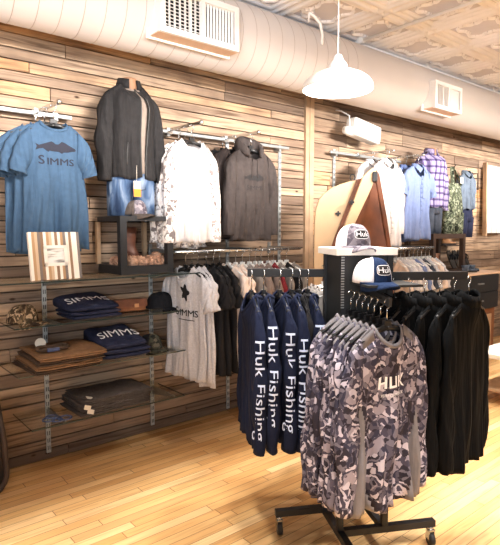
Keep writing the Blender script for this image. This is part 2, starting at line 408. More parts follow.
# ------------------------------------------------------------------ mesh helpers
class MB:
    def __init__(self):
        self.v = []; self.f = []; self.s = []; self.mi = []

    def add(self, vs, fs, smooth=False, mi=0, mat=None):
        o = len(self.v)
        for q in vs:
            q = Vector(q)
            self.v.append(mat @ q if mat is not None else q)
        for f in fs:
            self.f.append([i + o for i in f]); self.s.append(smooth); self.mi.append(mi)

    def box(self, lo, hi, mat=None, mi=0):
        x0, y0, z0 = lo; x1, y1, z1 = hi
        vs = [(x0, y0, z0), (x1, y0, z0), (x1, y1, z0), (x0, y1, z0), (x0, y0, z1), (x1, y0, z1), (x1, y1, z1), (x0, y1, z1)]
        fs = [(0, 3, 2, 1), (4, 5, 6, 7), (0, 1, 5, 4), (1, 2, 6, 5), (2, 3, 7, 6), (3, 0, 4, 7)]
        self.add(vs, fs, False, mi, mat)

    def bar(self, a, b, w, h, up=(0, 0, 1), mi=0):
        a = Vector(a); b = Vector(b); d = (b - a); L = d.length; d.normalize()
        s = d.cross(Vector(up)).normalized(); u = s.cross(d)
        m = Matrix((s, d, u)).transposed().to_4x4(); m.translation = a
        self.box((-w / 2, 0, -h / 2), (w / 2, L, h / 2), m, mi)

    def tube(self, pts, r, n=8, caps=True, mi=0, closed=False):
        pts = [Vector(p) for p in pts]
        k = len(pts); rs = r if isinstance(r, (list, tuple)) else [r] * k
        rings = []; prev = None
        for i, p in enumerate(pts):
            if closed:
                d = pts[(i + 1) % k] - pts[i - 1]
            else:
                d = pts[min(i + 1, k - 1)] - pts[max(i - 1, 0)]
            d.normalize()
            if prev is None:
                a = Vector((0, 0, 1)) if abs(d.z) < 0.9 else Vector((1, 0, 0))
                s = d.cross(a).normalized()
            else:
                s = (prev - d * prev.dot(d)).normalized()
            prev = s; u = d.cross(s)
            rings.append([p + (s * math.cos(2 * PI * j / n) + u * math.sin(2 * PI * j / n)) * rs[i] for j in range(n)])
        self.rings(rings, caps and not closed, mi=mi, loop=closed)

    def rings(self, rings, caps=True, smooth=True, mi=0, loop=False, mat=None):
        n = len(rings[0]); vs = [p for r in rings for p in r]; fs = []
        k = len(rings)
        for i in range(k if loop else k - 1):
            i2 = (i + 1) % k
            for j in range(n):
                j2 = (j + 1) % n
                fs.append((i * n + j, i * n + j2, i2 * n + j2, i2 * n + j))
        if caps:
            fs.append(tuple(range(n - 1, -1, -1))); fs.append(tuple((k - 1) * n + j for j in range(n)))
        self.add(vs, fs, smooth, mi, mat)

    def lathe(self, prof, n=32, mat=None, mi=0, smooth=True):
        rings = [[(r * math.cos(2 * PI * j / n), r * math.sin(2 * PI * j / n), z) for j in range(n)] for r, z in prof]
        self.rings(rings, False, smooth, mi, False, mat)

    def prism(self, poly, y0, y1, mat=None, mi=0):
        n = len(poly)
        vs = [(x, y0, z) for x, z in poly] + [(x, y1, z) for x, z in poly]
        fs = [tuple(range(n)), tuple(range(2 * n - 1, n - 1, -1))]
        for i in range(n):
            j = (i + 1) % n
            fs.append((j, i, n + i, n + j))
        self.add(vs, fs, False, mi, mat)

    def sphere(self, cen, r, n=16, m=10, mi=0, sc=(1, 1, 1)):
        cen = Vector(cen); rings = []
        for i in range(1, m):
            t = PI * i / m
            rings.append([cen + Vector((r * sc[0] * math.sin(t) * math.cos(2 * PI * j / n), r * sc[1] * math.sin(t) * math.sin(2 * PI * j / n), r * sc[2] * math.cos(t))) for j in range(n)])
        self.rings(rings, True, True, mi)

    def build(self, name, mats, parent=None, loc=(0, 0, 0), rot=(0, 0, 0), merge=0.0, bevel=0.0, solid=0.0):
        me = bpy.data.meshes.new(name)
        me.from_pydata([tuple(v) for v in self.v], [], self.f)
        me.polygons.foreach_set('use_smooth', self.s)
        me.polygons.foreach_set('material_index', self.mi)
        if not isinstance(mats, (list, tuple)):
            mats = [mats]
        for m in mats:
            me.materials.append(m)
        bm = bmesh.new(); bm.from_mesh(me)
        if merge:
            bmesh.ops.remove_doubles(bm, verts=bm.verts, dist=merge)
        bmesh.ops.recalc_face_normals(bm, faces=bm.faces)
        bm.to_mesh(me); bm.free()
        o = bpy.data.objects.new(name, me); COL.objects.link(o)
        o.parent = parent; o.location = loc; o.rotation_euler = rot
        if bevel:
            b = o.modifiers.new('bevel', 'BEVEL'); b.width = bevel; b.segments = 2; b.limit_method = 'ANGLE'
        if solid:
            b = o.modifiers.new('solid', 'SOLIDIFY'); b.thickness = solid; b.offset = 0
        return o


def tag(o, label, cat, group=None):
    o['label'] = label; o['category'] = cat
    if group:
        o['group'] = group
    return o


def struct(o):
    o['kind'] = 'structure'
    return o


def thing(name, label, cat, loc=(0, 0, 0), yaw=0.0, group=None):
    o = bpy.data.objects.new(name, None); COL.objects.link(o)
    o.empty_display_size = 0.05
    o.location = loc; o.rotation_euler = (0, 0, yaw)
    return tag(o, label, cat, group)


def copy_thing(o, loc, yaw, label):
    r = o.copy(); COL.objects.link(r); r.location = loc; r.rotation_euler = (0, 0, yaw); r['label'] = label
    for ch in list(o.children):
        q = ch.copy(); COL.objects.link(q); q.parent = r
        for g in list(ch.children):
            w = g.copy(); COL.objects.link(w); w.parent = q
    return r


_TX = {}


def text_shape(s, size=1.0, sx=1.0, bold=0.0, seg=0.25):
    """flat lettering as (verts2d, tris), centred on x, baseline y=0, finely cut so it can follow a surface"""
    key = (s, size, sx, bold, seg)
    if key in _TX:
        return _TX[key]
    cu = bpy.data.curves.new('lettering', 'FONT'); cu.body = s; cu.size = size; cu.align_x = 'CENTER'; cu.offset = bold
    cu.resolution_u = 3
    ob = bpy.data.objects.new('lettering', cu); COL.objects.link(ob)
    dg = bpy.context.evaluated_depsgraph_get()
    me = bpy.data.meshes.new_from_object(ob.evaluated_get(dg))
    bpy.data.objects.remove(ob); bpy.data.curves.remove(cu)
    bm = bmesh.new(); bm.from_mesh(me); bpy.data.meshes.remove(me)
    bmesh.ops.triangulate(bm, faces=bm.faces)
    for _ in range(4):
        es = [e for e in bm.edges if e.calc_length() > seg * size]
        if not es:
            break
        bmesh.ops.subdivide_edges(bm, edges=es, cuts=1)
        bmesh.ops.triangulate(bm, faces=bm.faces)
    bm.verts.index_update()
    out = ([(v.co.x * sx, v.co.y) for v in bm.verts], [[v.index for v in f.verts] for f in bm.faces])
    bm.free()
    _TX[key] = out
    return out


def poly_shape(poly, seg):
    bm = bmesh.new()
    f = bm.faces.new([bm.verts.new((x, y, 0)) for x, y in poly])
    bmesh.ops.triangulate(bm, faces=[f])
    for _ in range(4):
        es = [e for e in bm.edges if e.calc_length() > seg]
        if not es:
            break
        bmesh.ops.subdivide_edges(bm, edges=es, cuts=1)
        bmesh.ops.triangulate(bm, faces=bm.faces)
    bm.verts.index_update()
    out = ([(v.co.x, v.co.y) for v in bm.verts], [[v.index for v in g.verts] for g in bm.faces])
    bm.free()
    return out


def join_shapes(shapes):
    V = []; Fs = []
    for (v, f), dx, dy in shapes:
        o = len(V)
        V += [(x + dx, y + dy) for x, y in v]; Fs += [[i + o for i in q] for q in f]
    return V, Fs


def rect(x0, y0, x1, y1):
    return [(x0, y0), (x1, y0), (x1, y1), (x0, y1)]


def lerp(a, b, t):
    return a + (b - a) * t


def curve_at(pts, t):
    n = len(pts) - 1
    x = min(max(t, 0), 1) * n
    i = min(int(x), n - 1); u = x - i
    p0 = pts[max(i - 1, 0)]; p1 = pts[i]; p2 = pts[i + 1]; p3 = pts[min(i + 2, n)]
    return tuple(0.5 * (2 * b + (c2 - a) * u + (2 * a - 5 * b + 4 * c2 - d) * u * u + (-a + 3 * b - 3 * c2 + d) * u ** 3) for a, b, c2, d in zip(p0, p1, p2, p3))


# ------------------------------------------------------------------ garments
class Torso:
    def __init__(s, L=.72, ws=.22, wh=None, dep=.045, nw=.085, fd=.085, bd=.02, drop=.075, seed=0, fold=.008, chest=0.0, waist=.95, hemcurve=0.0):
        s.L = L; s.ws = ws; s.wh = wh or ws; s.dep = dep; s.nw = nw; s.fd = fd; s.bd = bd; s.drop = drop
        s.fold = fold; s.chest = chest; s.waist = waist; s.hc = hemcurve
        r = random.Random(seed); s.ph = [r.uniform(0, 6.28) for _ in range(6)]; s.seed = seed

    def hw(s, v):
        if v < .28:
            return lerp(s.ws, s.ws * s.waist, (v / .28) ** .7)
        return lerp(s.ws * s.waist, s.wh, (v - .28) / .72)

    def ztop(s, u, front):
        nu = s.nw / s.ws; a = abs(u)
        if a < nu:
            return -(s.fd if front else s.bd) * math.sqrt(max(0, 1 - (a / nu) ** 2))
        return -s.drop * ((a - nu) / (1 - nu)) ** 1.2

    def base_y(s, u, v):
        nu = s.nw / s.ws; a = abs(u)
        d0 = .05 * math.sqrt(max(0, 1 - (a / nu) ** 2)) if a < nu else 0.0
        d0 = max(d0, s.dep * .35 * max(0, 1 - a) ** .5)
        if a >= .999:
            d0 = 0
        d1 = s.dep * max(0, 1 - a ** 2.6) ** .6 * (1 + s.chest * math.exp(-((v - .25) / .2) ** 2))
        k = min(1, v / .16); k = k * k * (3 - 2 * k)
        return lerp(d0, d1, k)

    def wave(s, u, v):
        p = s.ph
        return s.fold * min(1, v * 1.4) * (math.sin(u * 7 + p[0] + 1.6 * v) + .7 * math.sin(u * 15 + p[1] - 2.2 * v) * v + .5 * math.sin(u * 4 + 9 * v + p[2]) + .45 * v * math.sin(u * 27 + p[5] + 3 * v) + 1.1 * v ** .6 * (.5 - abs(math.sin(u * 5.3 + p[4] + .8 * math.sin(v * 4 + p[0])))) )

    def P(s, u, v, front):
        zt = s.ztop(u, front)
        zb = -s.L + .008 * math.sin(u * 6 + s.ph[3]) + s.hc * (abs(u) ** 2)
        z = lerp(zt, zb, v)
        y = s.base_y(u, v)
        x = u * s.hw(v) + .006 * v * math.sin(v * 7 + s.ph[4])
        return Vector((x, (-y if front else y) + s.wave(u, v), z))

    def front_y(s, x, z):
        v = min(max(-z / s.L, 0.02), 1)
        for _ in range(3):
            u = min(max((x - .006 * v * math.sin(v * 7 + s.ph[4])) / s.hw(v), -1), 1)
            zt = s.ztop(u, True); zb = -s.L
            v = min(max((z - zt) / (zb - zt), 0.0), 1)
        return s.P(u, v, True).y

    def build(s, name, mat, parent, keep=None, nu=40, nv=26, side=None, sidemat=None, solid=0.004):
        mb = MB(); sb = MB()
        for front in (True, False):
            for i in range(nu):
                for j in range(nv):
                    u0 = -1 + 2 * i / nu; u1 = -1 + 2 * (i + 1) / nu; v0 = j / nv; v1 = (j + 1) / nv
                    if keep and not keep((u0 + u1) / 2, (v0 + v1) / 2, front):
                        continue
                    q = [s.P(u0, v0, front), s.P(u1, v0, front), s.P(u1, v1, front), s.P(u0, v1, front)]
                    t = sb if side and side((u0 + u1) / 2, (v0 + v1) / 2) else mb
                    t.add(q, [(0, 1, 2, 3)], True)
        o = mb.build(name, mat, parent, merge=.0004, solid=solid)
        if side:
            sb.build('side_panel', sidemat, parent, merge=.0004, solid=solid)
        return o


SL = {
    'short': ([(-.045, -.038), (.012, -.10), (.038, -.18), (.062, -.285)], [(-.06, -.225), (-.035, -.265), (-.03, -.285), (-.035, -.315)], .045),
    'long': ([(-.045, -.038), (.018, -.12), (.036, -.28), (.042, -.48), (.036, -.70)], [(-.06, -.23), (-.045, -.32), (-.05, -.42), (-.045, -.56), (-.04, -.70)], .042),
}


class Sleeve:
    def __init__(s, ws, kind='long', k=1.0, b=None, seed=0, out=0.0, fwd=0.0, tail=1.0, wr=.006):
        o, i, bb = SL[kind]
        s.o = [(ws + x + out * (n / (len(o) - 1)), z * (1 if n == 0 else k)) for n, (x, z) in enumerate(o)]
        s.i = [(ws + x + out * (n / (len(i) - 1)), z * (1 if n == 0 else k)) for n, (x, z) in enumerate(i)]
        s.b = b or bb; s.seed = seed; s.fwd = fwd; s.tail = tail; s.wr = wr
        r = random.Random(seed + 91); s.ph = [r.uniform(0, 6.28) for _ in range(4)]

    def ring(s, t):
        o = curve_at(s.o, t); i = curve_at(s.i, t)
        c0 = Vector(((o[0] + i[0]) / 2, 0, (o[1] + i[1]) / 2)); ax = Vector(((o[0] - i[0]) / 2, 0, (o[1] - i[1]) / 2))
        b = s.b * (lerp(.55, 1, min(1, t * 4)) * lerp(1, s.tail, t))
        return c0, ax, b, -s.fwd * t * t

    def pt(s, t, a):
        c0, ax, b, dy = s.ring(t)
        ca = math.cos(a); sa = math.sin(a)
        q = c0 + ax * (math.copysign(abs(ca) ** .8, ca)) + Vector((0, b * math.copysign(abs(sa) ** .8, sa) + dy, 0))
        w = s.wr * min(1, t * 3) * (math.sin(t * 21 + s.ph[0] + 2 * a) + .8 * math.sin(t * 9 + s.ph[1] - a))
        return q + Vector((w * ca * .6, w, 0))

    def outer_x(s, y, z):
        lo, hi = 0, 1
        for _ in range(18):
            m = (lo + hi) / 2
            if curve_at(s.o, m)[1] > z:
                lo = m
            else:
                hi = m
        c0, ax, b, dy = s.ring(lo)
        r = min(.98, abs((y - dy) / b))
        a = math.asin(r ** 1.25) * (1 if y - dy > 0 else -1)
        return s.pt(lo, a).x

    def build(s, sgn, mat, parent, name='sleeve', nr=26, na=18):
        mb = MB()
        rings = []
        for i in range(nr):
            row = []
            for j in range(na):
                p = s.pt(i / (nr - 1), 2 * PI * j / na)
                row.append(Vector((p.x * sgn, p.y, p.z)))
            rings.append(row)
        mb.rings(rings, False)
        return mb.build(name, mat, parent, solid=.003)


def surf_text(shape, fn, name, mat, parent):
    v, f = shape
    me = bpy.data.meshes.new(name); me.from_pydata([tuple(fn(x, y)) for x, y in v], [], f)
    me.materials.append(mat)
    o = bpy.data.objects.new(name, me); COL.objects.link(o); o.parent = parent
    return o


HANG = {}


def hanger(label, loc, yaw, mat, w=.2, hook=.10, group='clothes hangers'):
    key = (mat, w, hook)
    if key in HANG:
        return copy_thing(HANG[key], loc, yaw, label)
    h = thing('clothes_hanger', label, 'hanger', loc, yaw, group)
    b = MB()
    for s in (-1, 1):
        pts = [(0, 0, -.005), (s * w * .25, 0, -.014), (s * w * .6, 0, -.035), (s * w * .95, 0, -.062)]
        rings = []
        for i, p in enumerate(pts):
            hh = (.016, .014, .012, .009)[i]; ww = (.008, .009, .011, .012)[i]
            rings.append([(p[0], p[1] + ww * math.cos(q), p[2] + hh * math.sin(q)) for q in [2 * PI * j / 8 for j in range(8)]])
        b.rings(rings)
    b.box((-.02, -.007, -.015), (.02, .007, .022))
    b.build('hanger_bar', mat, h)
    k = MB()
    r = .019
    pts = [(0, 0, .02), (0, 0, hook - 2 * r)] + [(r * math.cos(t) , 0, hook - r + r * math.sin(t)) for t in [(-.5 + .25 * q) * PI for q in range(0, 6)]]
    pts = [(0, 0, .02), (0, 0, hook - 2.6 * r)] + [(r * math.sin(t), 0, hook - r - r * math.cos(t)) for t in [PI * q / 8 for q in range(0, 12)]]
    k.tube(pts, .0028, 6)
    k.build('hook', M['chrome'], h)
    HANG[key] = h
    return h


def hang_label(desc):
    w = ('hanger of the ' + desc).split()
    return ' '.join(w) if len(w) <= 16 else ' '.join(('hanger of ' + desc).replace(' a ', ' ').replace(' and ', ' ').replace(' the ', ' ').split()[:16])


def garment(desc, cat, loc, yaw, mat, name='shirt', group=None, L=.72, ws=.21, wh=None, dep=.04, sleeve='short', smat=None, sk=1.0, sb=None, sout=0.0,
            seed=0, neck='crew', nmat=None, side=None, prints=(), sleeve_text=None, hang='blackplastic', hook=.10, fold=.008, fd=.085, rail_label=None, tail=1.0, hw=None):
    g = thing(name, desc, cat, loc, yaw, group)
    if neck == 'mock':
        fd = .03
    if neck == 'open':
        fd = .16
    T = Torso(L=L, ws=ws, wh=wh, dep=dep, seed=seed, fold=fold * 1.9, fd=fd)
    sd = None
    if side:
        sd = lambda u, v: (abs(u) > 1.0 - max(0.0, (v - .2)) * .72 and v > .2) or (v < .05 and abs(u) > .46)
    T.build('body', mat, g, side=sd, sidemat=side, nu=84 if side else 40, nv=34 if side else 26)
    if sleeve:
        for s in (-1, 1):
            sl = Sleeve(ws, sleeve, k=sk, b=sb, seed=seed * 3 + s, out=sout, tail=tail)
            so = sl.build(s, smat or mat, g)
            if sleeve_text and s == 1:
                shp, z0, yoff = sleeve_text
                surf_text(shp, lambda x, y, sl=sl: (sl.outer_x(y + yoff, z0 - x) + .004, y + yoff, z0 - x), 'lettering', M['inkpale'], so)
    # neck trim
    cmx = nmat or mat
    if neck in ('crew', 'mock', 'open'):
        b = MB(); n = 28
        r = T.nw
        hgt = {'crew': .014, 'mock': .05, 'open': .03}[neck]
        lo = []; up = []
        for i in range(n):
            a = 2 * PI * i / n
            u = math.cos(a) * T.nw / T.ws * .995; front = math.sin(a) < 0
            p = T.P(u, 0, front)
            lo.append(p + Vector((0, 0, -.002))); up.append(p + Vector((-p.x * .12, -p.y * .12, hgt)))
        b.rings([lo, [(x + y) / 2 + Vector((x.x * .03, x.y * .1, 0)) for x, y in zip(lo, up)], up], False)
        b.build('collar', cmx, g, solid=.005)
    elif neck == 'button':
        b = MB()
        for s in (-1, 1):
            q = [(s * .012, -.062, -.035), (s * .055, -.064, -.075), (s * .088, -.035, -.03), (s * .07, .03, .02), (s * .05, .04, .025), (s * .045, -.02, .018)]
            b.add(q, [(0, 1, 2, 5), (5, 2, 3, 4)], False)
        b.add([(-.07, .03, .02), (.07, .03, .02), (.05, .045, -.02), (-.05, .045, -.02)], [(0, 1, 2, 3)])
        b.build('collar', cmx, g, solid=.006)
        b = MB()
        zs = [-.1 - (L - .12) * i / 14 for i in range(15)]
        for i in range(14):
            b.add([(-.014, T.front_y(-.014, zs[i]) - .004, zs[i]), (.014, T.front_y(.014, zs[i]) - .004, zs[i]), (.014, T.front_y(.014, zs[i + 1]) - .004, zs[i + 1]), (-.014, T.front_y(-.014, zs[i + 1]) - .004, zs[i + 1])], [(0, 1, 2, 3)], True)
        b.build('placket', cmx, g, solid=.003)
        b = MB()
        for k in (-1,):
            px = .085
            b.add([(px + x, T.front_y(px + x, z) - .004, z) for x, z in ((-.05, -.2), (.05, -.2), (.05, -.32), (0, -.335), (-.05, -.32))], [(0, 1, 2, 3, 4)])
        b.build('pocket', cmx, g, solid=.003)
    elif neck == 'hood':
        b = MB(); rings = []
        n = 22
        for i in range(n):
            a = -.5 * PI + 1.16 * PI * (i / (n - 1) * 2 - 1) * .80 + PI
            # sweep from the left front over the back to the right front
            f = abs(i / (n - 1) * 2 - 1)
            rad = .095; cx = rad * math.sin((i / (n - 1) * 2 - 1) * 2.55); cy = .075 * math.cos((i / (n - 1) * 2 - 1) * 2.55) + .005
            cz = lerp(.03, -.045, f ** 2.2)
            hh = lerp(.075, .028, f ** 1.4); ww = lerp(.045, .016, f)
            d = Vector((cx, cy, 0)).normalized()
            rings.append([Vector((cx, cy, cz)) + d * ww * math.cos(q) + Vector((0, 0, hh * math.sin(q))) for q in [2 * PI * j / 12 for j in range(12)]])
        b.rings(rings)
        b.build('hood', cmx, g)
        b = MB()
        for s in (-1, 1):
            b.tube([(s * .025, T.front_y(s * .025, z) - .006, z) for z in [-.08 - .02 * k for k in range(8)]], .0035, 6)
        b.build('drawstring', cmx, g)
        b = MB()
        pts = [(-.13, -.66 * L / .7), (.13, -.66 * L / .7), (.13, -.55 * L / .7), (.09, -.43 * L / .7), (-.09, -.43 * L / .7), (-.13, -.55 * L / .7)]
        shp = poly_shape(pts, .03)
        surf_text(shp, lambda x, y: (x, T.front_y(x, y) - .008, y), 'kangaroo_pocket', cmx, g)
    for pr in prints:
        shp, pm, dx, dz, nm = pr
        surf_text(shp, lambda x, y: (x + dx, T.front_y(x + dx, y + dz) - .0045, y + dz), nm, pm, g)
    if hang:
        hanger(rail_label or hang_label(desc), loc, yaw, M[hang], w=hw or min(.2, ws * .92), hook=hook)
    return g, T


# ------------------------------------------------------------------ setting
def build_wall():
    r = random.Random(7)
    V = []; Fs = []; tints = []; mi = []
    def pbox(x0, x1, y0, z0, z1, t):
        o = len(V); e = .0018
        V.extend([(x0, .03, z0), (x1, .03, z0), (x1, .03, z1), (x0, .03, z1),
                  (x0 + e, y0, z0 + e), (x1 - e, y0, z0 + e), (x1 - e, y0, z1 - e), (x0 + e, y0, z1 - e)])
        for f in ((4, 5, 6, 7), (0, 1, 5, 4), (1, 2, 6, 5), (2, 3, 7, 6), (3, 0, 4, 7)):
            Fs.append([i + o for i in f]); tints.append(t); mi.append(0)
    for (xa, xb, hm, lmin, lmax, bright) in ((-1.6, 3.60, .077, 1.1, 3.0, 0.0), (3.60, 11.5, .125, .45, 1.5, 0.22)):
        z = 0.0
        while z < 3.18:
            h = hm * r.uniform(.82, 1.18)
            z1 = min(z + h, 3.2)
            rowt = r.random()
            x = xa - r.uniform(0, lmax) * .5
            x = xa
            first = True
            while x < xb:
                l = r.uniform(lmin, lmax) * (r.random() if first else 1) + .15; first = False
                x1 = min(x + l, xb)
                if xb - x1 < .2:
                    x1 = xb
                t = min(1, max(0, .55 * rowt + .45 * r.random() + bright * .5))
                pbox(x + .001, x1 - .001, -r.uniform(0, .007), z + .0025, z1 - .0025, (t, r.random(), r.random(), 1))
                x = x1
            z = z1
    o = len(V)
    V.extend([(-1.6, .022, 0), (11.5, .022, 0), (11.5, .022, 3.2), (-1.6, .022, 3.2), (-1.6, .1, 0), (11.5, .1, 0), (11.5, .1, 3.2), (-1.6, .1, 3.2)])
    for f in ((0, 1, 2, 3), (4, 7, 6, 5), (0, 4, 5, 1), (2, 6, 7, 3)):
        Fs.append([i + o for i in f]); tints.append((0, 0, 0, 1)); mi.append(1)
    me = bpy.data.meshes.new('wall_back'); me.from_pydata(V, [], Fs)
    me.materials.append(M['plank']); me.materials.append(M['gap']); me.polygons.foreach_set('material_index', mi)
    at = me.color_attributes.new('tint', 'FLOAT_COLOR', 'CORNER')
    k = 0
    for p in me.polygons:
        for _ in p.loop_indices:
            at.data[k].color = tints[p.index]; k += 1
    ob = bpy.data.objects.new('wall_back', me); COL.objects.link(ob)
    struct(ob)


build_wall()
b = MB(); b.box((-3, -9, -.06), (11.5, .1, 0)); struct(b.build('floor', M['floor']))
b = MB(); b.box((3.565, -.03, 0), (3.615, 0.0, 3.05)); b.box((3.625, -.026, 0), (3.68, 0.0, 3.05)); struct(b.build('trim_1', M['trimwood']))

CZ = 3.2


def build_ceiling():
    b = MB()
    b.add([(-3, -9, CZ), (11.5, -9, CZ), (11.5, .1, CZ), (-3, .1, CZ)], [(0, 1, 2, 3)])
    b.add([(-3, -9, CZ + .1), (11.5, -9, CZ + .1), (11.5, .1, CZ + .1), (-3, .1, CZ + .1)], [(0, 1, 2, 3)])
    T = .605

    def ridge(pts, w, h, closed=True):
        n = len(pts)
        for i in range(n if closed else n - 1):
            p = Vector((*pts[i], 0)); q = Vector((*pts[(i + 1) % n], 0)); d = (q - p).normalized(); s = Vector((-d.y, d.x, 0)) * w
            z = Vector((0, 0, CZ))
            vs = [p + s + z, q + s + z, q + z - Vector((0, 0, h)) , p + z - Vector((0, 0, h)), p - s + z, q - s + z]
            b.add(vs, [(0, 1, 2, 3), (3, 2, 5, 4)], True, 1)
    for i in range(-6, 11):
        for o_ in (-.04, .0, .04):
            x = 4.014 + i * T + o_
            ridge([(x, -4.6), (x, .1)], .017, .036 if o_ else .014, False)
    for j in range(-6, 2):
        for o_ in (-.04, .0, .04):
            y = -1.0 + j * T + o_
            if y < .08:
                ridge([(.2, y), (10.2, y)], .017, .037 if o_ else .015, False)
    for i in range(-5, 9):
        for j in range(-6, 2):
            cx = 4.014 + (i + .5) * T; cy = -1.0 + (j + .5) * T
            if cy > 0.1 or cx > 9.5:
                continue
            h = T / 2
            ridge([(cx - h + .085, cy - h + .085), (cx + h - .085, cy - h + .085), (cx + h - .085, cy + h - .085), (cx - h + .085, cy + h - .085)], .014, .026)
            pts = []
            for k in range(40):
                a = 2 * PI * k / 40
                rr = .165 * (1 + .22 * math.cos(4 * a + PI) * 1.0 + .07 * math.cos(12 * a))
                pts.append((cx + rr * 1.0 * math.cos(a), cy + rr * math.sin(a)))
            ridge(pts, .014, .022)
    o = b.build('ceiling', [M['ceiling'], M['ridge_highlight']]); struct(o)


build_ceiling()

# round air duct along the top of the wall
DY, DZ, DR = -.40, 2.916, .252
b = MB(); b.tube([(-1.6, DY, DZ), (11.4, DY, DZ)], DR, 72); duct = b.build('air_duct', M['duct'])
struct(duct)
b = MB(); pts = []
k = 0; pitch = .122
while True:
    x = .3 + pitch * k / 40
    if x > 3.6:
        break
    a = 2 * PI * k / 40
    pts.append((x, DY + (DR + .0005) * math.cos(a), DZ + (DR + .0005) * math.sin(a))); k += 1
b.tube(pts, .002, 5); b.build('duct_seam', M['seam'], duct)

# supply registers
def register(name, label, x0, x1, z0, z1, yf, split, mode):
    t = thing(name, label, 'air vent', ((x0 + x1) / 2, DY - .2, z0))
    t.location = (x0, yf, z0)
    w = x1 - x0; h = z1 - z0; d = (DY - DR + .09) - yf
    fr = .035
    b = MB()
    b.box((0, .0255, 0), (w, d, .006), mi=1)
    b.box((0, .0255, h - .006), (w, d, h)); b.box((0, .0255, .006), (.006, d, h - .006)); b.box((w - .006, .0255, .006), (w, d, h - .006))
    b.box((-.02, d - .03, -.012), (w + .02, d - .015, h + .01))
    b.build('vent_box', [M['white'], M['beigeboard']], t)
    b = MB()
    b.box((0, 0, 0), (w, .025, fr)); b.box((0, 0, h - fr), (w, .025, h)); b.box((0, 0, fr), (fr, .025, h - fr)); b.box((w - fr, 0, fr), (w, .025, h - fr))
    b.box((w * split - .012, 0, fr), (w * split + .012, .025, h - fr))
    b.build('vent_frame', M['white'], t)
    b = MB(); b.box((fr, .05, fr), (w - fr, .055, h - fr)); b.build('dark_backing', M['duct_dark'], t)
    b = MB()
    n = 10; xa = w * split + .012; xb = w - fr
    for i in range(n):
        x = lerp(xa, xb, (i + .5) / n)
        m = Matrix.Translation((x, .02, h / 2)) @ Matrix.Rotation(-.95, 4, 'Z')
        b.box((-.007, -.001, -h / 2 + fr), (.007, .001, h / 2 - fr), m)
    b.build('blades', M['white'], t)
    b = MB()
    xa = fr; xb = w * split - .012
    nx = 7 if mode == 'grid' else 8
    for i in range(nx + 1):
        x = lerp(xa, xb, i / nx); ww = .004 if (i != 5) else .014
        b.box((x - ww / 2, .012, fr), (x + ww / 2, .03, h - fr))
    if mode == 'grid':
        for i in range(1, 10):
            z = lerp(fr, h - fr, i / 10); b.box((xa, .022, z - .0015), (xb, .03, z + .0015))
    b.build('grille', M['white'], t)
    return t


register('air_register', 'large white ceiling duct vent with black grid and slatted louvres, upper left', 1.635, 2.225, 2.705, 2.985, -.72, .52, 'grid')
register('air_register', 'small white duct vent further along, right of the dome lamp', 4.60, 5.09, 2.70, 2.955, -.72, .5, 'bars')

b = MB(); b.tube([(3.735, -.48, CZ - .04), (9.5, -.48, CZ - .04)], .014, 10)
b.box((4.8, -.50, CZ - .06), (4.84, -.46, CZ)); b.box((6.2, -.50, CZ - .06), (6.24, -.46, CZ)); b.box((3.72, -.50, CZ - .06), (3.76, -.46, CZ))
tag(b.build('conduit_pipe', M['white']), 'thin white conduit running along ceiling beside the duct', 'pipe')
b = MB(); b.tube([(3.72, -.52, CZ - .04), (3.72, -5.0, CZ - .04)], .015, 10); b.box((3.70, -.56, CZ - .06), (3.74, -.52, CZ)); b.box((3.70, -2.5, CZ - .06), (3.74, -2.46, CZ))
tag(b.build('conduit_pipe', M['white']), 'white conduit crossing the tin ceiling towards the room', 'pipe')
b = MB()
b.tube([(2.98, -.62, CZ), (2.98, -.62, CZ - .09)], .006, 8)
b.tube([(2.98, -.62, CZ - .02), (3.02, -.63, CZ - .035), (3.07, -.655, CZ - .09), (3.09, -.66, CZ - .17), (3.09, -.655, CZ - .24)], .012, 10)
b.box((2.95, -.65, CZ - .02), (3.01, -.59, CZ))
tag(b.build('flexible_conduit', M['white']), 'short curved white conduit dropping from ceiling onto the duct', 'conduit')

# pendant lamp
lamp = thing('pendant_lamp', 'white metal dome pendant lamp hanging from a cord, lit', 'lamp', (2.27, -1.53, 2.305))
b = MB(); b.lathe([(.19, 0), (.193, .004), (.188, .028), (.174, .05), (.142, .074), (.10, .092), (.062, .103), (.05, .108)], 48)
b.build('lamp_shade', M['white'], lamp, solid=.003)
b = MB(); b.lathe([(.05, .108), (.052, .13), (.044, .145), (.03, .16), (.022, .185), (.012, .19), (.0, .19)], 24); b.build('lamp_cap', M['white'], lamp)
b = MB(); b.tube([(0, 0, .18), (0, 0, CZ - 2.30)], .0035, 8); b.lathe([(.0, .9), (.05, .9), (.06, .885), (.0, .88)], 20); b.build('cord', M['white'], lamp)
b = MB(); b.sphere((0, 0, .05), .042, 20, 12, sc=(1, 1, 1.15)); b.tube([(0, 0, .085), (0, 0, .12)], .02, 12)
b.build('bulb', emit_mat('bulb_glow', (1, .93, .84, 1), 25), lamp)
d = bpy.data.lights.new('pendant_glow', 'POINT'); d.energy = 38; d.color = (1, .93, .85); d.shadow_soft_size = .09
o = bpy.data.objects.new('pendant_glow', d); COL.objects.link(o); o.parent = lamp; o.location = (0, 0, -.01)

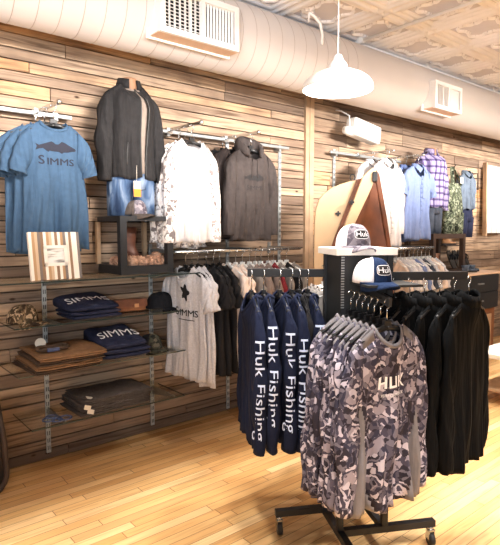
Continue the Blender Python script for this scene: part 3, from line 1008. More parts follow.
# white box lamp high on the wall
fx = thing('wall_spotlight', 'white tilted box spotlight on a thin rod, high on plank wall', 'lamp', (4.18, -.2, 2.50))
fx.rotation_euler = (0, math.radians(-6), 0)
b = MB(); b.box((-.19, -.06, -.085), (.22, .06, .085)); b.build('lamp_housing', M['whiteplastic'], fx, bevel=.02, rot=(0, math.radians(14), 0))
b = MB(); b.tube([(-.27, 0, .01), (-.15, 0, -.01)], [.035, .05], 16); b.build('lamp_neck', M['whiteplastic'], fx)
b = MB(); b.tube([(-.2, 0, .02), (-.19, .0, .14), (-.185, .1, .2), (-.18, .17, .22)], .007, 8); b.build('lamp_rod', M['whiteplastic'], fx)

# ------------------------------------------------------------------ wall standards and rails
for i, (x, z0, z1, lab) in enumerate([(1.15, .05, 1.38, 'behind left ends of the glass shelves'), (1.935, .05, 1.36, 'behind right ends of the glass shelves'),
                             (2.66, .02, 2.25, 'below the dark hoodies'), (3.25, .6, 2.28, 'right of the dark grey hoodie'), (3.98, 1.2, 2.33, 'left of the pale curved display')]):
    b = MB(); b.box((x - .014, -.018, z0), (x + .014, -.007, z1))
    n = int((z1 - z0) / .05)
    for k in range(n):
        z = z0 + .02 + k * .05
        for s in (-.006, .006):
            b.box((x + s - .0022, -.0195, z), (x + s + .0022, -.0178, z + .028), mi=1)
    tag(b.build('wall_standard', [M['standard'], M['duct_dark']]), 'slotted metal wall strip ' + lab, 'wall strip', 'slotted wall strips')


def hang_rail(x0, x1, z, lab, arms, y=-.075):
    t = thing('hanging_rail', lab, 'rail', (x0, 0, z))
    b = MB(); b.box((0, y - .010, -.013), (x1 - x0, y + .010, .013)); b.build('crossbar', M['zinc'], t, bevel=.004)
    for x in (x0 + .1, x1 - .1):
        b = MB(); b.box((x - x0 - .012, y, -.03), (x - x0 + .012, -.004, .02)); b.build('bracket', M['zinc'], t)
    for (x, y1, dz) in arms:
        b = MB(); b.bar((x - x0, y, .012), (x - x0, y1, .012 + dz), .018, .02); b.sphere((x - x0, y1, .012 + dz), .016, 12, 8)
        b.box((x - x0 - .022, y - .016, -.02), (x - x0 + .022, y + .016, .028))
        b.build('faceout_arm', M['chrome'], t)
    return t


hang_rail(.3, 1.34, 2.262, 'metal crossbar with faceout arm holding the blue tees', [(1.12, -.46, -.012)])
hang_rail(1.97, 3.3, 2.262, 'metal crossbar with arms holding white tees and dark hoodies', [(2.07, -.50, -.01), (2.60, -.48, -.01)])
hang_rail(3.85, 5.0, 2.285, 'metal crossbar with arms holding white and light blue shirts', [(4.26, -.5, -.01), (4.74, -.52, -.01)])

# ------------------------------------------------------------------ glass shelves
def glass_shelf(z, x0, x1, yf, lab, brs):
    t = thing('glass_shelf', lab, 'shelf', (x0, 0, z), 0, 'glass wall shelves')
    w = x1 - x0
    b = MB(); b.box((0, yf, -.008), (w, -.025, 0)); b.build('glass_pane', M['glass'], t)
    b = MB(); b.box((0, yf - .0015, -.008), (w, yf, 0)); b.box((-.0015, yf, -.008), (0, -.025, 0)); b.box((w, yf, -.008), (w + .0015, -.025, 0))
    b.build('glass_edge', M['glassedge'], t)
    for x in brs:
        b = MB(); b.prism([(-.012, -.06), (yf * -.85 * 0 + .0, 0), (0, 0), (0, 0)], 0, 0) if False else None
        q = [(-.02, -.075), (-.02, -.009), (yf * .85, -.009), (yf * .85, -.02)]
        vs = [(x - x0 - .003, a, h) for a, h in q] + [(x - x0 + .003, a, h) for a, h in q]
        b.add(vs, [(0, 1, 2, 3), (7, 6, 5, 4), (0, 4, 5, 1), (1, 5, 6, 2), (2, 6, 7, 3), (3, 7, 4, 0)])
        b.build('bracket', M['zinc'], t)
    return t


SH1, SH2, SH3, SH4 = 1.25, .975, .70, .37
glass_shelf(SH1, .70, 2.02, -.55, 'top glass shelf carrying the striped frame and black display box', (1.15, 1.935))
glass_shelf(SH2, .86, 2.10, -.38, 'second glass shelf from top, with caps and navy tees', (1.15, 1.935))
glass_shelf(SH3, .86, 2.10, -.42, 'third glass shelf from top, with brown trousers and navy tees', (1.15, 1.935))
glass_shelf(SH4, .93, 1.98, -.40, 'lowest glass shelf, with dark grey trousers', (1.15, 1.935))

# ------------------------------------------------------------------ fish and logos
def fish_shape(w):
    P = [(-.5, .09), (-.47, .02), (-.5, -.07), (-.42, -.035), (-.33, -.02), (-.27, -.06), (-.2, -.10), (-.17, -.065), (-.1, -.075), (.05, -.08), (.13, -.12), (.17, -.085), (.28, -.075),
         (.38, -.05), (.47, -.035), (.5, -.005), (.47, .03), (.38, .065), (.30, .10), (.2, .155), (.12, .17), (.07, .12), (.04, .10), (-.02, .10), (-.08, .14), (-.13, .16), (-.18, .10), (-.24, .05), (-.33, .025), (-.42, .05)]
    return poly_shape([(x * w, y * w) for x, y in P], w * .12)


def simms(sz):
    a = text_shape('S', sz * 1.3, 1.15, 0); b2 = text_shape('IMMS', sz, 1.3, 0)
    k = sz * .02
    return join_shapes([(a, -sz * 1.62 + d, e) for d, e in ((-k, 0), (k, 0), (0, k))] + [(b2, sz * .38 + d, e) for d, e in ((-k, 0), (k, 0), (0, k))])


def huk_logo(k):
    def bar(*p):
        return poly_shape(list(p), k * .4)
    sh = [
        (bar((-1.5, 0), (-1.3, .05), (-1.25, 1.1), (-1.48, 1.0)), 0, 0), (bar((-.85, 0), (-.62, 0), (-.62, 1.0), (-.85, 1.05)), 0, 0), (bar((-1.3, .38), (-.85, .42), (-.85, .6), (-1.3, .56)), 0, 0),
        (bar((-.42, .0), (-.2, .0), (-.2, .98), (-.42, 1.0)), 0, 0), (bar((-.2, 0), (.45, 0), (.45, .2), (-.2, .2)), 0, 0), (bar((.25, .2), (.45, .2), (.45, .95), (.25, .95)), 0, 0),
        (bar((.62, 0), (.84, 0), (.84, .95), (.62, .98)), 0, 0), (bar((.84, .42), (1.2, .95), (1.48, 1.05), (1.02, .45), (1.55, -.1), (1.25, -.02)), 0, 0),
    ]
    V, Fs = join_shapes(sh)
    return [(x * k, y * k) for x, y in V], Fs


# ------------------------------------------------------------------ blue tees
garment('washed blue short-sleeved tee with dark fish print, front of the left pile', 'shirt', (1.12, -.36, 2.158), 0, M['blue'], 'tee_shirt', 'blue tees on the wall', L=.74, ws=.185, wh=.195, seed=3, sout=.01,
        prints=[(fish_shape(.235), M['blueink'], .0, -.15, 'fish_print'), (simms(.055), M['blueink'], 0, -.245, 'lettering')], fd=.055, fold=.009, smat=M['blue'], hook=.107, dep=.035)
garment('blue short-sleeved tee hidden behind the fish-print tee at far left', 'shirt', (1.10, -.265, 2.158), 0.06, M['blue'], 'tee_shirt', 'blue tees on the wall', L=.75, ws=.2, seed=5, sout=.012, hook=.107, dep=.035)
garment('rearmost blue tee against the wall, only its left side showing', 'shirt', (1.08, -.17, 2.158), 0.1, M['blue'], 'tee_shirt', 'blue tees on the wall', L=.76, ws=.205, seed=6, sout=.015, hook=.107, dep=.035)

# ------------------------------------------------------------------ mannequin with jacket
def mannequin(loc, yaw, label, jm, um, pm, open_u=None, jl=.62, neckm=None, collar='stand', pants_len=.34, cuts=None, ws=.205):
    g = thing('mannequin', label, 'mannequin', loc, yaw)      # origin at the feet of the form
    top = pants_len + jl + .0
    zt = pants_len + jl - .10
    sh = thing('tmp', '', '');  bpy.data.objects.remove(sh)
    b = MB(); b.lathe([(.062, zt - .02), (.054, zt + .03), (.052, zt + .062), (.052, zt + .072), (.04, zt + .078), (0, zt + .08)], 28); b.build('neck', neckm or M['skinwood'], g)
    T = Torso(L=jl, ws=ws, wh=ws * .93, dep=.125, nw=.07, fd=.028, bd=.0, drop=.07, seed=12, fold=.009, chest=.12, waist=.93)
    def sub(o):
        o.location = (0, 0, zt + .03)
    keep = None
    if open_u:
        keep = lambda u, v, front: (not front) or not (open_u(v)[0] < u < open_u(v)[1])
    sub(T.build('jacket', jm, g, keep, 44, 30, solid=.01))
    if open_u:
        U = Torso(L=jl - .03, ws=ws * .93, wh=ws * .86, dep=.105, nw=.075, fd=.02, bd=.0, drop=.06, seed=13, fold=.004, chest=.12, waist=.93)
        sub(U.build('undershirt', um, g, None, 30, 20))
    for s in (-1, 1):
        sl = Sleeve(ws + .006, 'long', k=.90, b=.078, seed=20 + s, out=.03, fwd=.04, tail=.6, wr=.009)
        sub(sl.build(s, jm, g, 'jacket_sleeve'))
    b = MB(); n = 24; lo = []; up = []
    for i in range(n + 1):
        a = -PI / 2 + .38 + (2 * PI - .76) * i / n
        lo.append((.082 * math.cos(a), .068 * math.sin(a), 0.0 - (.03 if math.sin(a) < -.5 else 0))); up.append((.068 * math.cos(a), .058 * math.sin(a), .048 - .01 * (1 - math.sin(a))))
    vs = lo + up
    b.add(vs, [(i, i + 1, n + 2 + i, n + 1 + i) for i in range(n)], True)
    sub(b.build('collar', jm, g, solid=.012))
    # trousers: hips and two thighs
    b = MB()
    def ring(cx, rx, ry, z, n=20):
        return [(cx + rx * math.cos(2 * PI * j / n), ry * math.sin(2 * PI * j / n), z) for j in range(n)]
    b.rings([ring(0, .12, .085, pants_len + .10), ring(0, .14, .095, pants_len + .03), ring(0, .156, .108, pants_len - .07), ring(0, .16, .11, pants_len - .14)], True)
    for s in (-1, 1):
        b.rings([ring(s * .078, .08, .106, pants_len - .08), ring(s * .08, .08, .104, pants_len - .18), ring(s * .082, .08, .098, pants_len * .3), ring(s * .082, .08, .094, 0.0)], True)
    b.build('trousers', pm, g)
    b = MB(); b.box((-.1, -.08, -.0), (.1, .08, .012)); b.build('base_plate', M['blackmetal'], g)
    return g, T, zt


mq, MT, zt = mannequin((1.655, -.27, 1.630), 0, 'mannequin in dark charcoal zip jacket and washed blue jeans, standing on display box', M['charcoal'], M['oatmeal'], M['jean'],
                       open_u=lambda v: (.05, .06 + .46 * min(1, v * 4) * (1 - .45 * v)), jl=.61, pants_len=.31, ws=.168)
# zip edges and hang tag on the jacket
b = MB()
for f in (lambda v: .05, lambda v: .06 + .46 * min(1, v * 4) * (1 - .45 * v)):
    b.tube([MT.P(f(v), v, True) + Vector((0, -.004, zt + .03)) for v in [k / 24 for k in range(0, 25)]], .005, 6)
b.tube([MT.P(lerp(-.42, -.5, k), lerp(.62, .85, k), True) + Vector((0, -.003, zt + .03)) for k in [q / 6 for q in range(7)]], .005, 6)
b.build('zip', M['zipdark'], mq)
tg = MB(); tg.box((-.022, -.142, .10), (.028, -.138, .2)); o = tg.build('hang_tag', M['paper'], mq, loc=(-.03, 0, .02))
tg = MB(); tg.box((-.022, -.1435, .10), (.028, -.1415, .15)); tg.build('orange_strip', M['orange'], o)
tg = MB(); tg.tube([(.0, -.14, .2), (.005, -.135, .3)], .0015, 5); tg.build('tag_string', M['paper'], o)

# ------------------------------------------------------------------ black display box with pine cones and boot
CX0, CX1, CY0, CY1, CZ0, CZ1 = 1.49, 1.875, -.44, -.05, SH1 + .001, 1.622
t = thing('display_box', 'black open-framed display box with boot and pine cones, under the jacket mannequin', 'display box', (CX0, CY0, CZ0))
w, dd, hh = CX1 - CX0, CY1 - CY0, CZ1 - CZ0
b = MB(); p = .045
for (x, y) in ((0, 0), (w - p, 0)):
    b.box((x, y, 0), (x + p, y + p, hh))
for z0, z1 in ((0, .055), (hh - .028, hh)):
    b.box((p, .002, z0), (w - p, .03, z1)); b.box((p, dd - .03, z0), (w - p, dd - .002, z1)); b.box((.002, p, z0), (.03, dd - p, z1)); b.box((w - .03, p, z0), (w - .002, dd - p, z1))
b.build('box_frame', M['blackmetal'], t)
b = MB(); b.box((.03, .03, .03), (w - .03, dd - .03, .05)); b.build('bottom_board', M['brownwood'], t)
b = MB(); b.box((.002, .002, hh), (w - .002, dd - .002, hh + .004)); b.build('top_board', M['blackmetal'], t)
for x in (.002, w - .03):
    b = MB(); b.box((x, dd - .03, .055), (x + .028, dd - .002, hh - .03)); b.build('rear_post', M['trimwood'], t)


def pine_cone(loc, rot, sc, label, proto=[None]):
    if proto[0] is not None:
        o = proto[0].copy(); COL.objects.link(o); o['label'] = label
    else:
        b = MB()
        prof = [(.004, -.045), (.02, -.036), (.027, -.015), (.026, .005), (.018, .028), (.006, .045)]
        b.lathe(prof, 10)
        k = 0
        for i in range(56):
            f = i / 56; z = -.04 + .08 * f; r = .029 * math.sin(PI * min(1, (f * .82 + .16))) ** .7
            a = i * 2.39996
            m = Matrix.Translation((r * math.cos(a), r * math.sin(a), z)) @ Matrix.Rotation(a, 4, 'Z') @ Matrix.Rotation(-.5, 4, 'Y')
            b.add([(-.006, -.007, 0), (.006, -.006, .001), (.009, 0, .004), (.006, .006, .001), (-.006, .007, 0), (.0, 0, -.004)], [(0, 1, 2, 3, 4), (0, 5, 1), (1, 5, 2), (2, 5, 3), (3, 5, 4)], False, 0, m)
        o = b.build('pine_cone', M['cone']); tag(o, label, 'pine cone', 'pine cones in the display box'); proto[0] = o
    o.location = loc; o.rotation_euler = rot; o.scale = (sc, sc, sc)
    return o


r = random.Random(5)
zf = CZ0 + .05
spots = [(.075, .10), (.07, .17), (.075, .245), (.115, .07), (.16, .075), (.205, .07), (.25, .08), (.295, .075), (.335, .10), (.14, .13), (.19, .14), (.32, .16), (.33, .22), (.29, .13)]
for k, (x, y) in enumerate(spots):
    pine_cone((CX0 + x, CY0 + y, zf + .026), (PI / 2 + r.uniform(-.3, .3), r.uniform(-.4, .4), r.uniform(0, 6)), r.uniform(1.05, 1.3), 'brown pine cone lying inside the black display box')
for (x, y) in ((.31, .10), (.335, .15), (.08, .13)):
    pine_cone((CX0 + x, CY0 + y, zf + .066), (PI / 2, r.uniform(-.4, .4), r.uniform(0, 6)), .8, 'brown pine cone lying inside the black display box')


def boot(loc, yaw, label, lm, h=.24, L=.28, name='boot', sc=1.0, tilt=(0, 0)):
    g = thing(name, label, 'boot', loc, yaw); g.scale = (sc, sc, sc)
    g.rotation_euler = (tilt[0], tilt[1], yaw)
    n = 18
    def ring(y, z, rx, ry, dz=0.0):
        return [(rx * math.cos(2 * PI * j / n), y + ry * math.sin(2 * PI * j / n), z + dz * math.sin(2 * PI * j / n)) for j in range(n)]
    b = MB()
    b.rings([ring(.02, h, .056, .062), ring(.02, h * .75, .05, .056), ring(.02, h * .5, .043, .05), ring(.01, h * .36, .044, .06, .015), ring(-.02, h * .25, .045, .09, .045), ring(-.045, .05, .046, .125, .01), ring(-.05, .02, .047, .132)], True)
    b.build('upper', lm, g)
    b = MB(); b.rings([ring(-.05, .022, .05, .138), ring(-.05, .0, .05, .138)], True, False); b.build('sole', M['sole'], g)
    return g


boot((1.70, -.17, zf + .004), math.radians(60), 'dark brown leather boot standing inside the black display box', M['bootleather'], .25)

# ------------------------------------------------------------------ caps
def cap(loc, yaw, label, fm, bm_, billm, logo=None, sc=1.0, patch=None, name='cap', tilt=0.0, fw=1.1):
    g = thing(name, label, 'cap', loc, yaw); g.scale = (sc, sc, sc); g.rotation_euler = (tilt, 0, yaw)
    A, B, H = .082, .098, .110

    def surf(a, e):      # a: azimuth, -pi/2 is the front; e: 0 rim .. 1 top
        t = e * PI / 2
        ff = max(0, -math.sin(a))
        k = math.cos(t) ** (lerp(.75, .5, ff))
        return Vector((A * k * math.cos(a), B * k * math.sin(a), H * math.sin(t) * lerp(1, 1.04, ff)))
    for nm, mt, a0, a1 in (('front_panel', fm, -PI / 2 - fw, -PI / 2 + fw), ('back_panel', bm_, -PI / 2 + fw, 1.5 * PI - fw)):
        b = MB(); na = 24; ne = 12
        for i in range(na):
            for j in range(ne):
                q = [surf(lerp(a0, a1, (i + di) / na), (j + dj) / ne) for di, dj in ((0, 0), (1, 0), (1, 1), (0, 1))]
                b.add(q, [(0, 1, 2, 3)], True)
        b.build(nm, mt, g, merge=.0003, solid=.003)
    b = MB(); n = 20; rows = []
    for k in range(7):
        f = k / 6; row = []
        for i in range(n + 1):
            a = lerp(-PI + .22, -.22, i / n)
            p = surf(a, 0)
            ext = .075 * f * math.sin((i / n) * PI) ** .55
            row.append((p.x * (1 - .06 * f), p.y - ext, .006 - .016 * f * f - .035 * (p.x / A) ** 2 * f + .006 * f))
        rows.append(row)
    vs = [q for rr in rows for q in rr]
    b.add(vs, [(k * (n + 1) + i, k * (n + 1) + i + 1, (k + 1) * (n + 1) + i + 1, (k + 1) * (n + 1) + i) for k in range(6) for i in range(n)], True)
    b.build('bill', billm, g, solid=.005)
    b = MB(); b.sphere((0, 0, H + .002), .008, 10, 6, sc=(1, 1, .6)); b.build('button', bm_, g)

    def on(x, y, off):
        a = -PI / 2 + x / .092; e = (y) / (H * 1.25)
        p = surf(a, e); q = surf(a + .01, e) - p; s = surf(a, e + .01) - p
        nn = q.cross(s).normalized()
        return p + nn * off
    if patch:
        pw, ph, zc, pmn = patch
        pts = []
        for k in range(24):
            a = 2 * PI * k / 24
            pts.append((pw / 2 * math.copysign(abs(math.cos(a)) ** .5, math.cos(a)), zc + ph / 2 * math.copysign(abs(math.sin(a)) ** .5, math.sin(a))))
        po = surf_text(poly_shape(pts, .012), lambda x, y: on(x, y, .004), 'emblem', pmn, g)
        if logo:
            sh = text_shape(logo, ph * .85, 1.5, 0, .2)
            surf_text(sh, lambda x, y: on(x, y + zc - ph * .3, .0055), 'lettering', M['inkwhite'], po)
            # thin white outline round the patch
            V = []; Fq = []
            for k in range(24):
                x, y = pts[k]
                V += [(x * 1.06, zc + (y - zc) * 1.12), (x * 1.0, zc + (y - zc) * 1.0)]
            for k in range(24):
                k2 = (k + 1) % 24
                Fq.append([2 * k, 2 * k2, 2 * k2 + 1, 2 * k + 1])
            surf_text((V, Fq), lambda x, y: on(x, y, .0045), 'emblem_edge', M['inkwhite'], po)
    return g


cap((1.635, -.355, CZ1 + .012), math.radians(30), 'grey camouflage cap lying on top of the black display box', M['capgrey'], M['slate'], M['slate'], sc=.86)
cap((.955, -.20, SH2 + .004), math.radians(45), 'brown camouflage cap at left end of second glass shelf', M['capcamo'], M['capcamo'], M['capcamo'], sc=.95)
cap((1.90, -.2, SH2 + .004), math.radians(60), 'plain black cap at right end of second glass shelf', M['capblack'], M['capblack'], M['capblack'], sc=1.0, patch=(.03, .012, .085, M['paper']))
cap((1.80, -.24, SH3 + .004), math.radians(20), 'dark green camouflage cap at right end of third glass shelf', M['capcamodark'], M['capblack'], M['capcamodark'], sc=.9)

# leather pouch between tees and black cap
t = thing('leather_pouch', 'brown leather pouch between navy tees and black cap on second shelf', 'pouch', (1.66, -.19, SH2 + .001), math.radians(-8))
b = MB(); b.box((-.12, -.04, 0), (.12, .04, .085)); b.build('pouch_body', M['leather'], t, bevel=.02)
b = MB(); b.box((-.122, -.046, .035), (.122, -.04, .088)); b.build('flap', M['bootleather'], t, bevel=.004)
b = MB(); b.box((.03, -.05, .03), (.06, -.045, .055)); b.build('clasp', M['tanleather'], t)

# ------------------------------------------------------------------ folded clothes
def folded(label, loc, yaw, w, d, h, mat, seed, name='folded_shirt', cat='folded shirt', group=None, plies=2, letter=None, droop=0.0, wedge=0.0):
    g = thing(name, label, cat, loc, yaw, group)
    r = random.Random(seed)
    b = MB()
    for k in range(plies):
        z0 = h * k / plies; hh = h / plies
        nx = 16; na = 20; rings = []
        ww = w * r.uniform(.95, 1.0); ox = r.uniform(-.008, .008); dd2 = d * r.uniform(.96, 1.0)
        for i in range(nx + 1):
            x = -ww / 2 + ww * i / nx
            e = abs(2 * i / nx - 1) ** 8
            row = []
            for j in range(na):
                a = 2 * PI * j / na
                ca, sa = math.cos(a), math.sin(a)
                y = dd2 / 2 * math.copysign(abs(ca) ** .25, ca) * (1 - .04 * e)
                z = z0 + hh / 2 + hh * .49 * math.copysign(abs(sa) ** .55, sa) * (1 - .35 * e)
                nz = noise.noise(Vector((x * 11, y * 11, seed * 3.1 + k * 1.7)))
                z += .010 * nz * (1 if k == plies - 1 and sa > 0 else .35)
                y += .006 * noise.noise(Vector((x * 14, k * 3, seed)))
                z *= 1 + wedge * y / (dd2 / 2)
                if droop and y < 0:
                    z -= droop * (max(0, -y / (dd2 / 2)) ** 3)
                row.append(Vector((x + ox, y, z)))
            rings.append(row)
        b.rings(rings, True)
    o = b.build('cloth', mat, g)
    if letter:
        sz, dy, txt = letter
        arc = .35
        sh = text_shape(txt, sz, 1.1, 0)
        surf_text(sh, lambda x, y: (x, (y + dy) - arc * x * x * 3, (h + .008) * (1 + wedge * (y + dy - arc * x * x * 3) / (d / 2)) + .010 * noise.noise(Vector((x * 11, (y + dy) * 11, seed * 3.1 + (plies - 1) * 1.7)))), 'lettering', M['inkwhite'], g)
    return g


folded('lower of two navy tees folded on second glass shelf', (1.37, -.20, SH2 + .001), .02, .34, .30, .05, M['navyfold'], 1, group='folded navy tees', plies=2)
folded('navy folded tee with white print, top of pile on second glass shelf', (1.35, -.195, SH2 + .052), .06, .33, .29, .062, M['navyfold'], 2, group='folded navy tees', plies=1, letter=(.10, -.05, 'SIMMS'), wedge=.55)
folded('lower of two navy tees folded on third glass shelf', (1.56, -.23, SH3 + .001), 0, .34, .31, .06, M['navyfold'], 3, group='folded navy tees', plies=2)
folded('navy folded tee with white print, top of pile on third glass shelf', (1.55, -.22, SH3 + .062), .05, .33, .30, .08, M['navyfold'], 4, group='folded navy tees', plies=1, letter=(.10, -.05, 'SIMMS'), wedge=.55)
for k in range(4):
    folded(['brown canvas trousers at bottom of the pile on third shelf', 'brown canvas trousers second from bottom of third-shelf pile', 'brown canvas trousers second from top of third-shelf pile', 'brown canvas trousers on top of third-shelf pile, tag on them'][k],
           (1.14 + .012 * k, -.235 - .01 * k, SH3 + .001 + .027 * k), .05 - .02 * k, .42, .40, .026, M['khaki'] if k % 2 else M['khaki2'], 10 + k, 'folded_trousers', 'folded trousers', 'brown folded trousers', plies=2, droop=.012)
    folded(['dark grey trousers at bottom of the lowest-shelf pile', 'dark grey trousers second from bottom of lowest-shelf pile', 'dark grey trousers second from top of lowest-shelf pile', 'dark grey trousers on top of lowest-shelf pile'][k],
           (1.47 + .008 * k, -.215, SH4 + .001 + .024 * k), .04 - .015 * k, .50, .34, .023, M['slate'], 20 + k, 'folded_trousers', 'folded trousers', 'dark grey folded trousers', plies=2)
# paper tag and bandanna on the brown trousers
b = MB(); n = 20
b.prism([(.032 * math.cos(2 * PI * k / n) , .032 + .032 * math.sin(2 * PI * k / n)) for k in range(n)], -.001, .001)
o = b.build('paper_tag', M['paper'], None, (1.05, -.22, SH3 + .108), (math.radians(-18), 0, math.radians(-20))); tag(o, 'round cream paper tag on the brown trousers', 'tag')
t = thing('waistband', 'patterned rolled belt lying on the brown trousers, third shelf', 'belt', (1.09, -.32, SH3 + .114))
b = MB(); b.tube([(.09 * math.cos(a), .05 * math.sin(a), .012 + .004 * math.sin(3 * a)) for a in [2 * PI * k / 30 for k in range(30)]], .012, 8, closed=True); b.build('strap', M['khaki2'], t)
b = MB(); b.box((-.05, -.062, .0), (.02, -.05, .022)); b.build('buckle', M['bead'], t)
# bracelets and tags by the grey trousers
for k, (x, y, rr) in enumerate([(1.06, -.30, .035), (1.10, -.34, .03), (1.15, -.33, .038), (1.09, -.26, .032)]):
    b = MB(); b.tube([(rr * math.cos(a), rr * math.sin(a), .006 + .004 * k * 0) for a in [2 * PI * q / 24 for q in range(24)]], .0055, 8, closed=True)
    o = b.build('bracelet', M['bead'], None, (x, y, SH4 + .001)); tag(o, ['leftmost blue beaded bracelet on lowest glass shelf', 'front blue beaded bracelet on lowest glass shelf', 'blue beaded bracelet nearest the grey trousers', 'rear blue beaded bracelet on lowest glass shelf'][k], 'bracelet', 'beaded bracelets')
for k, (x, y, z, lab) in enumerate([(1.29, -.392, .40, 'white tag hanging from lower front of grey trousers'), (1.31, -.33, .47, 'white tag lying on top of the grey trousers'), (1.27, -.392, .43, 'white tag hanging from upper front of grey trousers')]):
    b = MB(); b.box((-.022, -.001, -.014), (.022, .001, .014)); o = b.build('paper_tag', M['paper'], None, (x, y, z), (math.radians(-75 if k == 1 else -10), math.radians(20), 0)); tag(o, lab, 'tag', 'trouser tags')

# ------------------------------------------------------------------ striped picture frame
t = thing('picture_frame', 'picture frame of striped reclaimed wood standing on top glass shelf', 'picture frame', (1.075, -.475, SH1 + .001), math.radians(-1))
t.rotation_euler = (math.radians(-10), 0, 0)
W_, H_, m_ = .29, .275, .09
b = MB(); b.box((-W_ / 2, -.012, 0), (W_ / 2, .012, m_)); b.box((-W_ / 2, -.012, H_ - m_), (W_ / 2, .012, H_)); b.box((-W_ / 2, -.012, m_), (-W_ / 2 + m_, .012, H_ - m_)); b.box((W_ / 2 - m_, -.012, m_), (W_ / 2, .012, H_ - m_))
b.build('frame', M['stripes'], t)
b = MB(); i0 = m_ - .012
for lo, hi in (((-W_ / 2 + i0, -.018, i0), (W_ / 2 - i0, -.008, m_ + .006)), ((-W_ / 2 + i0, -.018, H_ - m_ - .006), (W_ / 2 - i0, -.008, H_ - i0)), ((-W_ / 2 + i0, -.018, i0), (-W_ / 2 + m_ + .006, -.008, H_ - i0)), ((W_ / 2 - m_ - .006, -.018, i0), (W_ / 2 - i0, -.008, H_ - i0))):
    b.box(lo, hi)
b.build('inner_border', M['whitewood'], t)
b = MB(); b.box((-W_ / 2 + m_, -.004, m_), (W_ / 2 - m_, .0, H_ - m_)); b.build('picture', M['sketch'], t)
b = MB(); b.bar((0, .012, .2), (0, .085, .018), .05, .006); b.build('easel_back', M['darkwood'], t)

# ------------------------------------------------------------------ white tees, hoodies on second rail
G = 'white tees on the wall'
garment('white tee with grey camouflage long sleeves, front of the white pile', 'shirt', (2.05, -.41, 2.15), 0, M['whitecotton'], 'tee_shirt', G, L=.70, ws=.175, wh=.19, sleeve='long', smat=M['whitecamo'], seed=31, fold=.009, hook=.11, dep=.035, sout=.02)
garment('white camouflage tee second in the white pile, hem showing below', 'shirt', (2.055, -.32, 2.15), .05, M['whitecamo'], 'tee_shirt', G, L=.73, ws=.18, wh=.20, sleeve='long', smat=M['whitecamo'], seed=32, hook=.11, dep=.03, sout=.02)
garment('rearmost white camouflage tee against the wall, right of mannequin', 'shirt', (2.06, -.23, 2.15), .08, M['whitecamo'], 'tee_shirt', G, L=.745, ws=.185, wh=.205, sleeve='long', smat=M['whitecamo'], seed=33, hook=.11, dep=.03, sout=.025)
G = 'dark hoodies on the wall'
garment('dark grey hoodie with faint fish print and front pocket', 'hoodie', (2.59, -.40, 2.15), 0, M['hoodie'], 'hoodie', G, L=.69, ws=.205, wh=.205, sleeve='long', sk=.93, seed=41, neck='hood', hook=.11, dep=.045, sb=.05, sout=.015,
        prints=[(fish_shape(.20), M['inkblack'], 0, -.225, 'fish_print'), (text_shape('SIMMS', .045, 1.2, 0), M['inkblack'], 0, -.31, 'lettering')])
garment('brown-grey sweatshirt behind left side of the dark hoodie', 'hoodie', (2.52, -.29, 2.15), .06, M['hoodie2'], 'hoodie', G, L=.66, ws=.22, wh=.215, sleeve='long', sk=.93, seed=42, hook=.11, dep=.045, sb=.05, sout=.05)
garment('black hoodie at back of the dark pile, left shoulder showing', 'hoodie', (2.49, -.18, 2.15), .1, M['blackcotton'], 'hoodie', G, L=.68, ws=.225, wh=.22, sleeve='long', sk=.93, seed=43, hook=.11, dep=.045, sb=.05, sout=.055)

# ------------------------------------------------------------------ low wall rail with tees facing left
lr = thing('hanging_rail', 'low chrome wall rail holding grey, black, cream and brown tees', 'rail', (1.905, 0, 1.385))
b = MB(); b.tube([(0, -.37, 0), (1.25, -.37, 0)], .013, 12); b.build('rail_tube', M['chrome'], lr)
for x in (.03, .755, 1.22):
    b = MB(); b.bar((x, -.37, 0), (x, -.008, .0), .012, .025); b.box((x - .014, -.02, -.05), (x + .014, -.008, .05)); b.build('bracket', M['zinc'], lr)
FX = -PI / 2      # local front (-y) turned to face -x
flower = poly_shape([(.035 * (1 + .3 * math.cos(5 * a)) * math.cos(a), .05 * (1 + .3 * math.cos(5 * a)) * math.sin(a)) for a in [2 * PI * k / 30 for k in range(30)]], .03)
low = [
    (2.01, 'greytee', 'short', 'grey tee with dark print, nearest end of the low wall rail', .78),
    (2.065, 'greytee', 'short', 'second grey tee from the near end of the low rail', .80),
    (2.12, 'greytee', 'short', 'third grey tee from the near end of the low rail', .84),
    (2.18, 'blackcotton', 'short', 'first black tee behind the grey tees on low rail', .76),
    (2.25, 'blackcotton', 'short', 'second black tee behind the grey tees on low rail', .78),
    (2.32, 'blackcotton', 'short', 'third black tee, just before the cream tees', .77),
    (2.40, 'creamtee', 'short', 'cream tee with dark sleeve patch, behind the black tees', .76),
    (2.465, 'creamtee', 'short', 'second cream tee on the low rail', .76),
    (2.53, 'greyshirt', 'short', 'grey tee directly behind the cream tees', .76),
    (2.60, 'taupe', 'long', 'first taupe long-sleeved shirt on the low rail', .76),
    (2.66, 'taupe', 'long', 'second taupe long-sleeved shirt on the low rail', .76),
    (2.72, 'taupe', 'long', 'third taupe long-sleeved shirt on the low rail', .78),
    (2.79, 'maroon', 'long', 'maroon shirt behind the taupe shirts on low rail', .76),
    (2.86, 'greyshirt', 'long', 'grey long-sleeved shirt behind the maroon shirt', .76),
    (2.93, 'blackcotton', 'long', 'dark shirt near the far end of the low rail', .76),
    (3.0, 'greyshirt', 'long', 'last grey shirt at far end of the low rail', .76)]
rr_ = random.Random(3)
